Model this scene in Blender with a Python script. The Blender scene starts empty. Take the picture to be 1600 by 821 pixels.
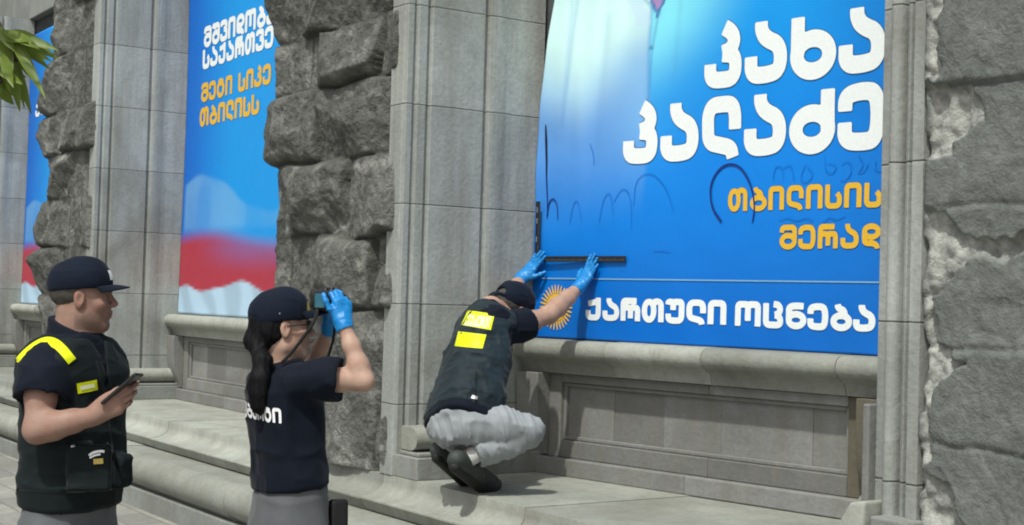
import bpy, math, random
import numpy as np
from mathutils import Vector, Matrix
from mathutils.bvhtree import BVHTree

# ------------------------------------------------------------------ camera, light, exposure
scene = bpy.context.scene
rad = math.radians
FPX, IMW, IMH = 2222.0, 1600.0, 821.0
CAM = np.array([6.644, -3.633, 1.60])
_y, _p, _o = rad(56.2), rad(1.5), rad(1.6)
FW = np.array([-math.sin(_y)*math.cos(_p), math.cos(_y)*math.cos(_p), math.sin(_p)])
_r = np.array([math.cos(_y), math.sin(_y), 0.0]); _u = np.cross(_r, FW)
RT = math.cos(_o)*_r + math.sin(_o)*_u
UPV = -math.sin(_o)*_r + math.cos(_o)*_u
RH = _r.copy()                                   # horizontal, towards the right of the view
FH = np.array([-math.sin(_y), math.cos(_y), 0.0])  # horizontal, away from the viewer
ZU = np.array([0, 0, 1.0])

cam_d = bpy.data.cameras.new("camera"); cam = bpy.data.objects.new("camera", cam_d)
scene.collection.objects.link(cam); scene.camera = cam
cam_d.sensor_fit = 'HORIZONTAL'; cam_d.sensor_width = 36.0; cam_d.lens = FPX/IMW*36.0
cam_d.clip_start = 0.05; cam_d.clip_end = 500.0
M = Matrix(((RT[0], UPV[0], -FW[0], CAM[0]), (RT[1], UPV[1], -FW[1], CAM[1]), (RT[2], UPV[2], -FW[2], CAM[2]), (0, 0, 0, 1)))
cam.matrix_world = M

SUN_DIR = Vector((-0.60, 0.86, -1.66)).normalized()      # direction the light travels
elev = math.asin(-SUN_DIR.z)
world = bpy.data.worlds.new("World"); scene.world = world; world.use_nodes = True
wn = world.node_tree.nodes; wl = world.node_tree.links
bg = wn["Background"]
sky = wn.new("ShaderNodeTexSky"); sky.sky_type = 'NISHITA'; sky.sun_disc = False
sky.sun_elevation = elev; sky.sun_rotation = math.atan2(-SUN_DIR.x, -SUN_DIR.y)
sky.air_density = 0.6; sky.dust_density = 3.0; sky.ozone_density = 0.6
hs = wn.new("ShaderNodeHueSaturation"); hs.inputs['Saturation'].default_value = 0.30
wl.new(sky.outputs[0], hs.inputs['Color']); wl.new(hs.outputs[0], bg.inputs[0])
bg.inputs[1].default_value = 0.115
sun_d = bpy.data.lights.new("sun", 'SUN'); sun_d.energy = 2.3; sun_d.angle = rad(1.2); sun_d.color = (0.985, 1.0, 0.93)
sun = bpy.data.objects.new("sun", sun_d); scene.collection.objects.link(sun)
sun.rotation_euler = SUN_DIR.to_track_quat('-Z', 'Y').to_euler()
sun.location = (4, -6, 9)
scene.view_settings.view_transform = 'Standard'; scene.view_settings.look = 'None'
scene.view_settings.exposure = 0.54; scene.view_settings.gamma = 1.0
scene.render.filter_size = 1.9; scene.cycles.filter_width = 1.9

# ------------------------------------------------------------------ small helpers
def at(px, py, D):
    """world point seen at photo pixel (px,py) at view depth D"""
    return CAM + (FW*FPX + RT*(px-IMW/2) + UPV*(IMH/2-py))*D/FPX
def V(*a): return np.array(a, float)
def nrm(v): v = np.array(v, float); return v/np.linalg.norm(v)

def link(o, parent=None):
    scene.collection.objects.link(o)
    if parent is not None: o.parent = parent
    return o
def thing(name, label, cat, loc=(0, 0, 0), group=None):
    o = bpy.data.objects.new(name, None); o.location = loc; o.empty_display_size = .1
    link(o); o['label'] = label; o['category'] = cat
    if group: o['group'] = group
    return o
def mesh_obj(name, verts, faces, mat, parent=None, smooth=False, attr=None, angle=None):
    """verts in world space; stored relative to the parent's location"""
    v = np.asarray(verts, float)
    if parent is not None:
        p = parent; off = np.zeros(3)
        while p is not None: off += np.array(p.location); p = p.parent
        v = v - off
    me = bpy.data.meshes.new(name)
    me.from_pydata(v.tolist(), [], faces if isinstance(faces, list) else faces.tolist())
    if attr:
        for an, val in attr.items():
            val = np.asarray(val, np.float32)
            if val.ndim == 1:
                a = me.attributes.new(an, 'FLOAT', 'POINT'); a.data.foreach_set('value', val)
            else:
                if val.shape[1] == 3: val = np.hstack([val, np.ones((len(val), 1), np.float32)])
                a = me.attributes.new(an, 'FLOAT_COLOR', 'POINT'); a.data.foreach_set('color', val.ravel())
    if smooth: me.polygons.foreach_set('use_smooth', [True]*len(me.polygons))
    me.update()
    if smooth and angle:
        try: me.set_sharp_from_angle(angle=rad(angle))
        except Exception: pass
    o = bpy.data.objects.new(name, me); me.materials.append(mat)
    return link(o, parent)
def modbevel(o, w=.005, seg=2):
    b = o.modifiers.new("bevel", 'BEVEL'); b.width = w; b.segments = seg; b.limit_method = 'ANGLE'; b.angle_limit = rad(40)
    return o
class MB:
    """collects boxes / strips into one mesh"""
    def __init__(s): s.v = []; s.f = []; s.t = []
    def add(s, vs, fs, tone=.5):
        b = len(s.v); s.v += [list(map(float, q)) for q in vs]; s.f += [[b+i for i in f] for f in fs]; s.t += [tone]*len(vs)
    def box(s, lo, hi, tone=.5, fr=None):
        (a, b, c), (d, e, g) = lo, hi
        vs = [(a,b,c),(d,b,c),(d,e,c),(a,e,c),(a,b,g),(d,b,g),(d,e,g),(a,e,g)]
        if fr: vs = [fr(*q) for q in vs]
        s.add(vs, [(0,3,2,1),(4,5,6,7),(0,1,5,4),(1,2,6,5),(2,3,7,6),(3,0,4,7)], tone)
    def extr(s, prof, x0, x1, fr, tone=.5, cap=True):
        """profile [(p,q)] swept from x0 to x1; fr(x,p,q)->world"""
        n = len(prof)
        vs = [fr(x0, p, q) for p, q in prof]+[fr(x1, p, q) for p, q in prof]
        fs = [(i, i+1, n+i+1, n+i) for i in range(n-1)]
        if cap: fs += [tuple(range(n-1, -1, -1)), tuple(range(n, 2*n)), (n-1, 0, n, 2*n-1)]
        s.add(vs, fs, tone)
    def build(s, name, mat, parent=None, smooth=False, angle=None):
        return mesh_obj(name, s.v, s.f, mat, parent, smooth, {'tone': s.t}, angle)

# ------------------------------------------------------------------ numpy noise
def _hash(ix, iy, iz, seed):
    h = (ix.astype(np.int64)*374761393 + iy.astype(np.int64)*668265263 + iz.astype(np.int64)*2147483647 + seed*144269) & 0xffffffff
    h = ((h ^ (h >> 13))*1274126177) & 0xffffffff
    h = ((h ^ (h >> 16))*2246822519) & 0xffffffff
    return ((h ^ (h >> 15)) & 0xffffff)/float(0xffffff)
def vnoise(p, seed=0):
    """value noise in [-1,1] at points p (N,3)"""
    p = np.asarray(p, float); i = np.floor(p).astype(np.int64); f = p-i; f = f*f*f*(f*(f*6-15)+10)
    r = 0
    for a in (0, 1):
        for b in (0, 1):
            for c in (0, 1):
                w = (f[:, 0] if a else 1-f[:, 0])*(f[:, 1] if b else 1-f[:, 1])*(f[:, 2] if c else 1-f[:, 2])
                r = r + w*_hash(i[:, 0]+a, i[:, 1]+b, i[:, 2]+c, seed)
    return r*2-1
def fbm(p, oct=4, seed=0, gain=.5):
    p = np.asarray(p, float); s = 0; a = 1; t = 0
    for o in range(oct): s = s+a*vnoise(p*2**o, seed+o*17); t += a; a *= gain
    return s/t
def ridged(p, oct=4, seed=0):
    p = np.asarray(p, float); s = 0; a = 1; t = 0
    for o in range(oct): s = s+a*(1-np.abs(vnoise(p*2**o, seed+o*31))); t += a; a *= .5
    return s/t
def sstep(x, a, b): t = np.clip((x-a)/(b-a), 0, 1); return t*t*(3-2*t)

# ------------------------------------------------------------------ materials
def mat_new(name):
    m = bpy.data.materials.new(name); m.use_nodes = True; nt = m.node_tree
    return m, nt.nodes, nt.links, nt.nodes['Principled BSDF']
def nmath(N, L, op, a, b=None):
    n = N.new('ShaderNodeMath'); n.operation = op
    for i, x in enumerate((a, b)):
        if x is None: continue
        if isinstance(x, (int, float)): n.inputs[i].default_value = x
        else: L.new(x, n.inputs[i])
    return n.outputs[0]
def nmix(N, L, fac, a, b, mode='MIX'):
    n = N.new('ShaderNodeMix'); n.data_type = 'RGBA'; n.blend_type = mode
    if isinstance(fac, (int, float)): n.inputs[0].default_value = fac
    else: L.new(fac, n.inputs[0])
    for i, x in ((6, a), (7, b)):
        if isinstance(x, tuple): n.inputs[i].default_value = (*x, 1)
        else: L.new(x, n.inputs[i])
    return n.outputs[2]
def nnoise(N, L, scale, detail=5, rough=.55, vec=None, dist=0.):
    n = N.new('ShaderNodeTexNoise'); n.inputs['Scale'].default_value = scale; n.inputs['Detail'].default_value = detail
    n.inputs['Roughness'].default_value = rough; n.inputs['Distortion'].default_value = dist
    if vec is not None: L.new(vec, n.inputs['Vector'])
    return n.outputs['Fac']
def nramp(N, L, fac, stops):
    n = N.new('ShaderNodeValToRGB'); L.new(fac, n.inputs[0]); e = n.color_ramp.elements
    while len(e) < len(stops): e.new(.5)
    for k, (p, c) in enumerate(stops): e[k].position = p; e[k].color = (*c, 1) if isinstance(c, tuple) else (c, c, c, 1)
    return n.outputs[0]
def nbump(N, L, h, strength, dist, P, base=None):
    b = N.new('ShaderNodeBump'); b.inputs['Strength'].default_value = strength; b.inputs['Distance'].default_value = dist
    L.new(h, b.inputs['Height'])
    if base is not None: L.new(base, b.inputs['Normal'])
    L.new(b.outputs[0], P.inputs['Normal']); return b.outputs[0]
def geo_pos(N):
    return N.new('ShaderNodeNewGeometry').outputs['Position']
def nattr(N, name, out='Fac'):
    a = N.new('ShaderNodeAttribute'); a.attribute_name = name; return a.outputs[out]
def nsep(N, L, v):
    s = N.new('ShaderNodeSeparateXYZ'); L.new(v, s.inputs[0]); return s.outputs

def stone_mat(name, lo, hi, joints=None, stain=.35, tone_amp=.25, streaks=True, rough=.85):
    """dressed grey stone: mottling, rain streaks, grime patches, optional horizontal joints"""
    m, N, L, P = mat_new(name)
    pos = geo_pos(N)
    n1 = nnoise(N, L, 3.2, 7, .62, pos); n2 = nnoise(N, L, 42, 4, .6, pos)
    col = nmix(N, L, n1, lo, hi)
    col = nmix(N, L, .28, col, nramp(N, L, n2, [(.3, .62), (.7, 1.25)]), 'MULTIPLY')
    n3 = nnoise(N, L, .8, 8, .7, pos, .8); col = nmix(N, L, .8, col, nramp(N, L, n3, [(.3, .66), (.5, 1.0), (.72, 1.2)]), 'MULTIPLY')
    tone = nattr(N, 'tone')
    tc = nramp(N, L, tone, [(0, 1-tone_amp), (1, 1+tone_amp)])
    col = nmix(N, L, 1.0, col, tc, 'MULTIPLY')
    if streaks:
        mp = N.new('ShaderNodeMapping'); mp.inputs['Scale'].default_value = (9, 9, .9); L.new(pos, mp.inputs[0])
        st = nnoise(N, L, 1.0, 6, .6, mp.outputs[0])
        col = nmix(N, L, nramp(N, L, st, [(.42, 0.), (.75, stain)]), col, (.17, .155, .12), 'MIX')
    g = nnoise(N, L, 1.1, 5, .65, pos, .6)
    col = nmix(N, L, nramp(N, L, g, [(.5, 0.), (.72, stain*.9)]), col, (.13, .12, .095), 'MIX')
    # pits: small dark pores
    vo = N.new('ShaderNodeTexVoronoi'); vo.inputs['Scale'].default_value = 70; L.new(pos, vo.inputs['Vector'])
    pit = nramp(N, L, vo.outputs['Distance'], [(.0, 1.), (.16, 0.)])
    col = nmix(N, L, nmath(N, L, 'MULTIPLY', pit, .35), col, (.06, .055, .05))
    hgt = nmath(N, L, 'SUBTRACT', nmath(N, L, 'ADD', n2, nmath(N, L, 'MULTIPLY', n1, .6)), nmath(N, L, 'MULTIPLY', pit, .5))
    if joints:
        z0, dz, w = joints
        z = nsep(N, L, pos)[2]
        wob = nmath(N, L, 'MULTIPLY', nmath(N, L, 'SUBTRACT', nnoise(N, L, 14, 3, .5, pos), .5), .006)
        fr = nmath(N, L, 'PINGPONG', nmath(N, L, 'ADD', nmath(N, L, 'SUBTRACT', z, z0), wob), dz/2)
        j = nramp(N, L, nmath(N, L, 'DIVIDE', fr, w), [(.0, 1.), (.9, 0.)])
        col = nmix(N, L, nmath(N, L, 'MULTIPLY', j, .72), col, (.07, .065, .055))
        hgt = nmath(N, L, 'SUBTRACT', hgt, nmath(N, L, 'MULTIPLY', j, 2.))
        # course-to-course tone
        wn_ = N.new('ShaderNodeTexWhiteNoise'); wn_.noise_dimensions = '1D'
        L.new(nmath(N, L, 'FLOOR', nmath(N, L, 'DIVIDE', nmath(N, L, 'SUBTRACT', z, z0), dz)), wn_.inputs['W'])
        col = nmix(N, L, 1., col, nramp(N, L, wn_.outputs['Value'], [(0, .89), (1, 1.07)]), 'MULTIPLY')
    L.new(col, P.inputs['Base Color'])
    P.inputs['Roughness'].default_value = rough; P.inputs['Specular IOR Level'].default_value = .25
    nbump(N, L, hgt, .55, .006, P)
    return m

def rock_mat(name, dark, mid, pale, jd=.75, bump=.6):
    m, N, L, P = mat_new(name)
    pos = geo_pos(N)
    n1 = nnoise(N, L, 5, 8, .65, pos, .4); n2 = nnoise(N, L, 38, 6, .65, pos)
    col = nmix(N, L, nramp(N, L, n1, [(.3, 0.), (.7, 1.)]), dark, mid)
    col = nmix(N, L, .6, col, nramp(N, L, n2, [(.25, .6), (.75, 1.35)]), 'MULTIPLY')
    chip = nattr(N, 'chip')
    cf = nmath(N, L, 'MULTIPLY', chip, nramp(N, L, n2, [(.3, .35), (.65, 1.)]))
    col = nmix(N, L, cf, col, pale)
    jt = nattr(N, 'joint')
    col = nmix(N, L, nmath(N, L, 'MULTIPLY', jt, jd), col, (.03, .028, .022))
    L.new(col, P.inputs['Base Color']); P.inputs['Roughness'].default_value = .9; P.inputs['Specular IOR Level'].default_value = .2
    mu = N.new('ShaderNodeTexVoronoi'); mu.feature = 'F1'; mu.inputs['Scale'].default_value = 16; mu.inputs['Detail'].default_value = 3
    wp = N.new('ShaderNodeVectorMath'); wp.operation = 'ADD'; nz = N.new('ShaderNodeTexNoise'); nz.inputs['Scale'].default_value = 9; nz.inputs['Detail'].default_value = 3; L.new(pos, nz.inputs['Vector'])
    sc_ = N.new('ShaderNodeVectorMath'); sc_.operation = 'SCALE'; sc_.inputs['Scale'].default_value = .16; L.new(nz.outputs['Color'], sc_.inputs[0]); L.new(pos, wp.inputs[0]); L.new(sc_.outputs[0], wp.inputs[1]); L.new(wp.outputs[0], mu.inputs['Vector'])
    hh = nmath(N, L, 'ADD', nmath(N, L, 'ADD', n2, nnoise(N, L, 130, 4, .6, pos)), nmath(N, L, 'MULTIPLY', mu.outputs['Distance'], 1.5))
    nbump(N, L, hh, bump, .013, P)
    return m

def plain_mat(name, col, rough=.5, noise=.0, scale=60, spec=.4, bump=0., metal=0., sheen=0.):
    m, N, L, P = mat_new(name)
    pos = geo_pos(N)
    if noise:
        n = nnoise(N, L, scale, 5, .6, pos); n0 = nnoise(N, L, scale*.12, 4, .6, pos)
        c = nmix(N, L, 1., col, nramp(N, L, n, [(.25, 1-noise), (.75, 1+noise)]), 'MULTIPLY')
        c = nmix(N, L, 1., c, nramp(N, L, n0, [(.3, 1-noise*.7), (.7, 1+noise*.7)]), 'MULTIPLY')
        L.new(c, P.inputs['Base Color'])
        if bump: nbump(N, L, n, bump, .002, P)
    else:
        P.inputs['Base Color'].default_value = (*col, 1)
    P.inputs['Roughness'].default_value = rough; P.inputs['Specular IOR Level'].default_value = spec; P.inputs['Metallic'].default_value = metal
    if sheen:
        P.inputs['Sheen Weight'].default_value = sheen; P.inputs['Sheen Roughness'].default_value = .5
    return m
def cloth_mat(name, col, rough=.85, noise=.18, weave=900, sheen=.15, spec=.2):
    m, N, L, P = mat_new(name)
    pos = geo_pos(N)
    n = nnoise(N, L, 9, 5, .6, pos); w = nnoise(N, L, weave, 2, .5, pos)
    c = nmix(N, L, 1., col, nramp(N, L, n, [(.3, 1-noise), (.7, 1+noise)]), 'MULTIPLY')
    L.new(c, P.inputs['Base Color']); P.inputs['Roughness'].default_value = rough; P.inputs['Specular IOR Level'].default_value = spec
    P.inputs['Sheen Weight'].default_value = sheen; P.inputs['Sheen Roughness'].default_value = .4
    nbump(N, L, w, .25, .0015, P)
    return m
def skin_mat(name, col):
    m, N, L, P = mat_new(name)
    pos = geo_pos(N)
    n = nnoise(N, L, 28, 6, .6, pos); n2 = nnoise(N, L, 240, 3, .6, pos)
    c = nmix(N, L, nramp(N, L, n, [(.3, 0.), (.7, 1.)]), (col[0]*1.08, col[1]*1.1, col[2]*1.12), (col[0]*.86, col[1]*.72, col[2]*.68))
    n5 = nnoise(N, L, 7, 5, .65, pos); c = nmix(N, L, 1., c, nramp(N, L, n5, [(.3, .84), (.7, 1.1)]), 'MULTIPLY')
    bl = nattr(N, 'blush')
    c = nmix(N, L, nmath(N, L, 'MULTIPLY', bl, .55), c, (col[0]*.85, col[1]*.52, col[2]*.48))
    st = nattr(N, 'stubble')
    c = nmix(N, L, nmath(N, L, 'MULTIPLY', st, .42), c, (col[0]*.42, col[1]*.45, col[2]*.5))
    L.new(c, P.inputs['Base Color'])
    P.inputs['Roughness'].default_value = .56; P.inputs['Specular IOR Level'].default_value = .3
    P.inputs['Subsurface Weight'].default_value = .12; P.inputs['Subsurface Radius'].default_value = (.9, .35, .2); P.inputs['Subsurface Scale'].default_value = .006
    nbump(N, L, n2, .4, .0012, P)
    return m
def print_mat(name):
    """printed vinyl: ink from the colour attribute 'ink'"""
    m, N, L, P = mat_new(name)
    pos = geo_pos(N)
    ink = nattr(N, 'ink', 'Color')
    n = nnoise(N, L, 260, 3, .5, pos)
    c = nmix(N, L, .25, ink, nramp(N, L, n, [(.3, .92), (.7, 1.06)]), 'MULTIPLY')
    L.new(c, P.inputs['Base Color']); P.inputs['Roughness'].default_value = .42; P.inputs['Specular IOR Level'].default_value = .35
    nbump(N, L, nmath(N, L, 'ADD', nnoise(N, L, 2.6, 3, .5, pos), nmath(N, L, 'MULTIPLY', n, .02)), .35, .03, P)
    return m
def ink_mat(name, col, rough=.45, wob=.1):
    m, N, L, P = mat_new(name)
    n = nnoise(N, L, 90, 4, .6, geo_pos(N))
    c = nmix(N, L, 1., col, nramp(N, L, n, [(.3, 1-wob), (.7, 1.)]), 'MULTIPLY')
    L.new(c, P.inputs['Base Color']); P.inputs['Roughness'].default_value = rough; P.inputs['Specular IOR Level'].default_value = .3
    return m

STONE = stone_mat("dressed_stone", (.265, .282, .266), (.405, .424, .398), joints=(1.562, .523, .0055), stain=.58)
STONE_PLAIN = stone_mat("dressed_stone_plain", (.185, .196, .182), (.30, .315, .294), stain=.45)
STONE_STEP = stone_mat("step_stone", (.205, .214, .186), (.365, .375, .328), stain=.42)
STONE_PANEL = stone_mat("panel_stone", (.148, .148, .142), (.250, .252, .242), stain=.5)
STONE_BROWN = stone_mat("stained_stone", (.085, .075, .052), (.15, .135, .10), stain=.5)
ROCK_A = rock_mat("rough_rock_dark", (.066, .067, .059), (.150, .151, .136), (.36, .36, .33), .5, .72)
ROCK_B = rock_mat("rough_rock_grey", (.112, .120, .112), (.178, .188, .176), (.42, .42, .38), .12, .36)
WALL_DARK = plain_mat("dark_backing_wall", (.055, .06, .06), .8, .3, 12)
# ------------------------------------------------------------------ ground
def build_ground():
    m, N, L, P = mat_new("pavement_pavers")
    pos = geo_pos(N)
    br = N.new('ShaderNodeTexBrick'); br.offset = .5
    mp = N.new('ShaderNodeMapping'); mp.inputs['Rotation'].default_value = (0, 0, 0); L.new(pos, mp.inputs[0]); L.new(mp.outputs[0], br.inputs['Vector'])
    br.inputs['Scale'].default_value = 2.2; br.inputs['Mortar Size'].default_value = .008; br.inputs['Brick Width'].default_value = .9; br.inputs['Row Height'].default_value = .45
    br.inputs['Color1'].default_value = (.29, .285, .25, 1); br.inputs['Color2'].default_value = (.20, .197, .175, 1); br.inputs['Mortar'].default_value = (.10, .095, .08, 1)
    n = nnoise(N, L, 22, 6, .65, pos); n2 = nnoise(N, L, 1.3, 5, .6, pos)
    c = nmix(N, L, 1., br.outputs['Color'], nramp(N, L, n, [(.3, .8), (.7, 1.12)]), 'MULTIPLY')
    c = nmix(N, L, nramp(N, L, n2, [(.48, 0.), (.75, .4)]), c, (.13, .125, .105))
    L.new(c, P.inputs['Base Color']); P.inputs['Roughness'].default_value = .8
    nbump(N, L, nmath(N, L, 'SUBTRACT', n, nmath(N, L, 'MULTIPLY', br.outputs['Fac'], 1.5)), .4, .006, P)
    ys = [-.355, -.8, -1.4, -2.2, -3.0, -6, -20, -150]
    zs = [.140, .112, .065, .005, 0, 0, 0, 0]
    xs = [-150, -40, -20] + list(np.linspace(-14, 10, 25)) + [20, 40, 150]
    v = []; f = []
    for y, z in zip(ys, zs):
        for x in xs: v.append((x, y, z))
    nx = len(xs)
    for j in range(len(ys)-1):
        for i in range(nx-1): f.append((j*nx+i, (j+1)*nx+i, (j+1)*nx+i+1, j*nx+i+1))
    o = mesh_obj("pavement", v, f, m); o['kind'] = 'structure'
build_ground()

# ------------------------------------------------------------------ the stone building
BLD = thing("stone_building", "grey stone building front with rough boulder-faced piers, smooth window reveals and a moulded base", "building", (0, .5, 0))
rng = random.Random(7)
ANG = rad(9.4)
def fr_id(x, p, q): return (x, p, q)

def blocks(x0, x1, step, rr):
    xs = [x0]
    while xs[-1] < x1: xs.append(xs[-1]+step*rr.uniform(.75, 1.3))
    xs[-1] = x1
    return xs
def arc(cx, cy, r, a0, a1, n):
    return [(cx+r*math.cos(rad(a0+(a1-a0)*i/n)), cy+r*math.sin(rad(a0+(a1-a0)*i/n))) for i in range(n+1)]

def build_base():
    rr = random.Random(3)
    # tread + cove + lip : profile in (Y,Z)
    xs = blocks(-13, 6.2, 1.5, rr); b = MB()
    for i in range(len(xs)-1):
        dz = rr.uniform(-.0025, .0025); dy = rr.uniform(-.002, .002)
        cove = [(.0, .664), (-.001, .632)]+[(-.003-.127*(1-math.cos(rad(a))), .628-.070*math.sin(rad(a))) for a in np.linspace(8, 90, 9)]
        prof = [(1.42, .50), (1.42, .67), (.002, .67)] + cove + [(-.135, .556), (-.136, .548), (-.100, .490), (.05, .489)]
        prof = [(p+dy, q+dz) for p, q in prof]
        b.extr(prof, xs[i]+.002, xs[i+1]-.002, fr_id, rr.random())
    o = b.build("base_step", STONE_STEP, BLD, True, 35)
    xs = blocks(-13, 6.2, 1.7, rr); b = MB()
    for i in range(len(xs)-1):
        dz = rr.uniform(-.003, .003); dy = rr.uniform(-.003, .003)
        prof = [(.05, .484), (-.19, .484)] + arc(-.285, .381, .105, 84, 262, 16)[0:] + [(-.305, .268), (.05, .268)]
        b.extr([(p+dy, q+dz) for p, q in prof], xs[i]+.002, xs[i+1]-.002, fr_id, rr.random())
    b.build("base_roll_moulding", STONE_STEP, BLD, True, 45)
    xs = blocks(-13, 6.2, 1.3, rr); b = MB()
    for i in range(len(xs)-1):
        dy = rr.uniform(-.002, .002)
        b.box((xs[i]+.0015, -.365+dy, -.05), (xs[i+1]-.0015, .05, .264), rr.random())
    modbevel(b.build("base_plinth", STONE_PLAIN, BLD), .006)
build_base()

def rock_pier(x0, x1, z0, joints, ybase, amp, seed, res, mat, style=0, left_jag=.0, back=.5, bw=(.62, 1.1)):
    """rock-faced pier: height field of big split boulders between wobbly joints"""
    rr = np.random.RandomState(seed)
    nx = int((x1-x0)/res)+1; nz = int((joints[-1]-z0)/res)+1
    xs = np.linspace(x0, x1, nx); zs = np.linspace(z0, joints[-1], nz)
    Xg, Zg = np.meshgrid(xs, zs); X = Xg.ravel(); Z = Zg.ravel(); Q = np.stack([X, Z, np.full_like(X, seed*3.1)], 1)
    wz = Z + .028*vnoise(Q*V(3.1, 3.1, 1), seed) + .010*vnoise(Q*11, seed+5)
    wx = X + .030*vnoise(Q*3.3+7, seed+9) + .010*vnoise(Q*11, seed+6)
    zj = np.array([z0-.2]+list(joints)); ci = np.clip(np.searchsorted(zj, wz)-1, 0, len(zj)-2)
    H = np.zeros_like(X); EJ = np.full_like(X, 9.); CH = np.zeros_like(X)
    for c in range(len(zj)-1):
        sel = np.where(ci == c)[0]
        if not len(sel): continue
        cuts = [x0-.2-rr.uniform(0, .5)]
        while cuts[-1] < x1+.05: cuts.append(cuts[-1] + (rr.uniform(*bw) if style == 0 else rr.uniform(1.0, 1.8)))
        cuts = np.array(cuts); bi = np.clip(np.searchsorted(cuts, wx[sel])-1, 0, len(cuts)-2)
        for b in np.unique(bi):
            s2 = sel[bi == b]
            ez = np.minimum(wz[s2]-zj[c], zj[c+1]-wz[s2]); ex = np.minimum(wx[s2]-cuts[b], cuts[b+1]-wx[s2])
            if c == len(zj)-2: ez = wz[s2]-zj[c]
            rr_e = .085 if style == 0 else .05
            qz = np.clip(ez/(.16 if style == 0 else .09), 0, 1); qx = np.clip(ex/(.16 if style == 0 else .10), 0, 1)
            pz = np.clip(1-(1-qz)**2, 0, 1)**.55; px2 = np.clip(1-(1-qx)**2, 0, 1)**.5; pil = pz*(.35+.65*px2) if style == 0 else pz*(.75+.25*px2)
            h = amp*pil*rr.uniform(.8, 1.15)
            cx = (cuts[b]+cuts[b+1])/2; cz = (zj[c]+zj[c+1])/2
            # chisel planes
            for k in range(rr.randint(3, 6) if style == 0 else rr.randint(1, 3)):
                a = rr.uniform(0, 6.28); sl = rr.uniform(.12, .55) if style == 0 else rr.uniform(.03, .12)
                d = rr.uniform(.62, 1.02)*amp
                px_ = cx+rr.uniform(-.18, .18); pz_ = cz+rr.uniform(-.1, .1)
                pl = d+sl*((X[s2]-px_)*math.cos(a)+(Z[s2]-pz_)*math.sin(a)) + .010*vnoise(Q[s2]*V(7, 7, 1), seed+40+k)
                cut = h-pl
                CH[s2] = np.maximum(CH[s2]*.6, np.where((cut > .004), sstep(cut, .002, .03)*rr.uniform(0, 1)**2.5, 0))
                h = np.where(cut > 0, pl+np.minimum(cut*.06, .01), h)
            H[s2] = np.maximum(h, 0); EJ[s2] = np.minimum(ez, ex)
    fine = .030*(ridged(Q*V(4.5, 4.5, 1), 4, seed+3)-.62) + .012*fbm(Q*V(19, 19, 1), 4, seed+8)
    soft = sstep(EJ, .0, .06)
    H = H + fine*(.25+.75*soft)*(.95 if style == 0 else .28)
    if style == 1:   # sawn-looking broad faces, fine tight joints, pale freshly broken flakes along the edge
        polys = [[(3.58, 2.335), (3.681, 2.318), (3.748, 2.295), (3.815, 2.202), (3.739, 2.165), (3.691, 2.115), (3.58, 2.100)],
                 [(3.58, 1.916), (3.671, 1.897), (3.747, 1.831), (3.889, 1.828), (4.10, 1.846), (4.12, 1.79), (3.855, 1.774), (3.749, 1.726), (3.677, 1.665), (3.58, 1.62)],
                 [(3.58, 1.75), (3.646, 1.70), (3.650, 1.534), (3.629, 1.372), (3.644, 1.192), (3.60, 1.10), (3.58, 1.10)],
                 [(3.58, 1.530), (3.681, 1.494), (3.707, 1.455), (3.785, 1.426), (3.683, 1.41), (3.647, 1.372), (3.636, 1.29), (3.58, 1.27)],
                 [(3.58, 1.125), (3.667, 1.076), (3.696, 1.079), (3.742, 1.002), (3.80, .90), (3.77, .70), (3.58, .672)],
                 [(3.58, 2.75), (3.682, 2.667), (3.661, 2.528), (3.659, 2.406), (3.629, 2.355), (3.58, 2.34)], [(3.58, 3.4), (3.70, 3.2), (3.66, 2.95), (3.58, 2.9)]]
        Xw = X+.030*vnoise(Q*V(9, 9, 1), seed+61)+.012*vnoise(Q*V(30, 30, 1), seed+62); Zw = Z+.024*vnoise(Q*V(9, 9, 1), seed+63)+.012*vnoise(Q*V(30, 30, 1), seed+64)
        bm = np.zeros_like(X)
        for pg in polys:
            pg = np.array(pg); ins = np.zeros(len(X), bool); dist = np.full(len(X), 9.)
            for k in range(len(pg)):
                (ax, az), (bx, bz) = pg[k], pg[(k+1) % len(pg)]
                c_ = (az > Zw) != (bz > Zw); ins ^= c_ & (Xw < (bx-ax)*(Zw-az)/(bz-az+1e-9)+ax)
                ex_, ez_ = bx-ax, bz-az; tt = np.clip(((Xw-ax)*ex_+(Zw-az)*ez_)/(ex_**2+ez_**2), 0, 1); dist = np.minimum(dist, np.hypot(Xw-ax-tt*ex_, Zw-az-tt*ez_))
            bm = np.maximum(bm, sstep(np.where(ins, dist, -dist), -.003, .008))
        und = .016*vnoise(Q*V(1.6, 1.9, 1), seed+50)+.006*fbm(Q*V(6, 6, 1), 4, seed+51)+.0022*fbm(Q*V(34, 34, 1), 3, seed+52)
        tilt = np.array([rr.uniform(-.012, .012) for _ in zj])[ci]
        H = .045+und+tilt-.007*(1-sstep(EJ, .0, .016))-.010*sstep(ridged(Q*V(1.3, 1.9, 1), 3, seed+55), .86, .93)
        H = H-bm*(.012+.026*ridged(Q*V(10, 10, 1), 4, seed+72)+.014*vnoise(Q*V(26, 26, 1), seed+73))
        H = H*(.72+.28*sstep(X-x0, .0, .02))
        CH = bm*(.45+.55*sstep(fbm(Q*V(14, 14, 1), 4, seed+75), -.4, .2))
        EJ = EJ*1.6+.006
    else:
        CH = np.clip(CH*.9*sstep(vnoise(Q*V(5, 5, 1), seed+80), -.4, .5)+.35*sstep(ridged(Q*V(3.2, 3.2, 1), 4, seed+81), .78, .9)+.55*np.exp(-((EJ-.055)/.03)**2)*sstep(fbm(Q*V(6, 6, 1), 4, seed+82), .05, .4), 0, 1)
        H = H+.010*(ridged(Q*V(12, 12, 1), 4, seed+83)-.6)*soft
    JT = 1-sstep(EJ, .0, .022)
    Y = ybase - H
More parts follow.
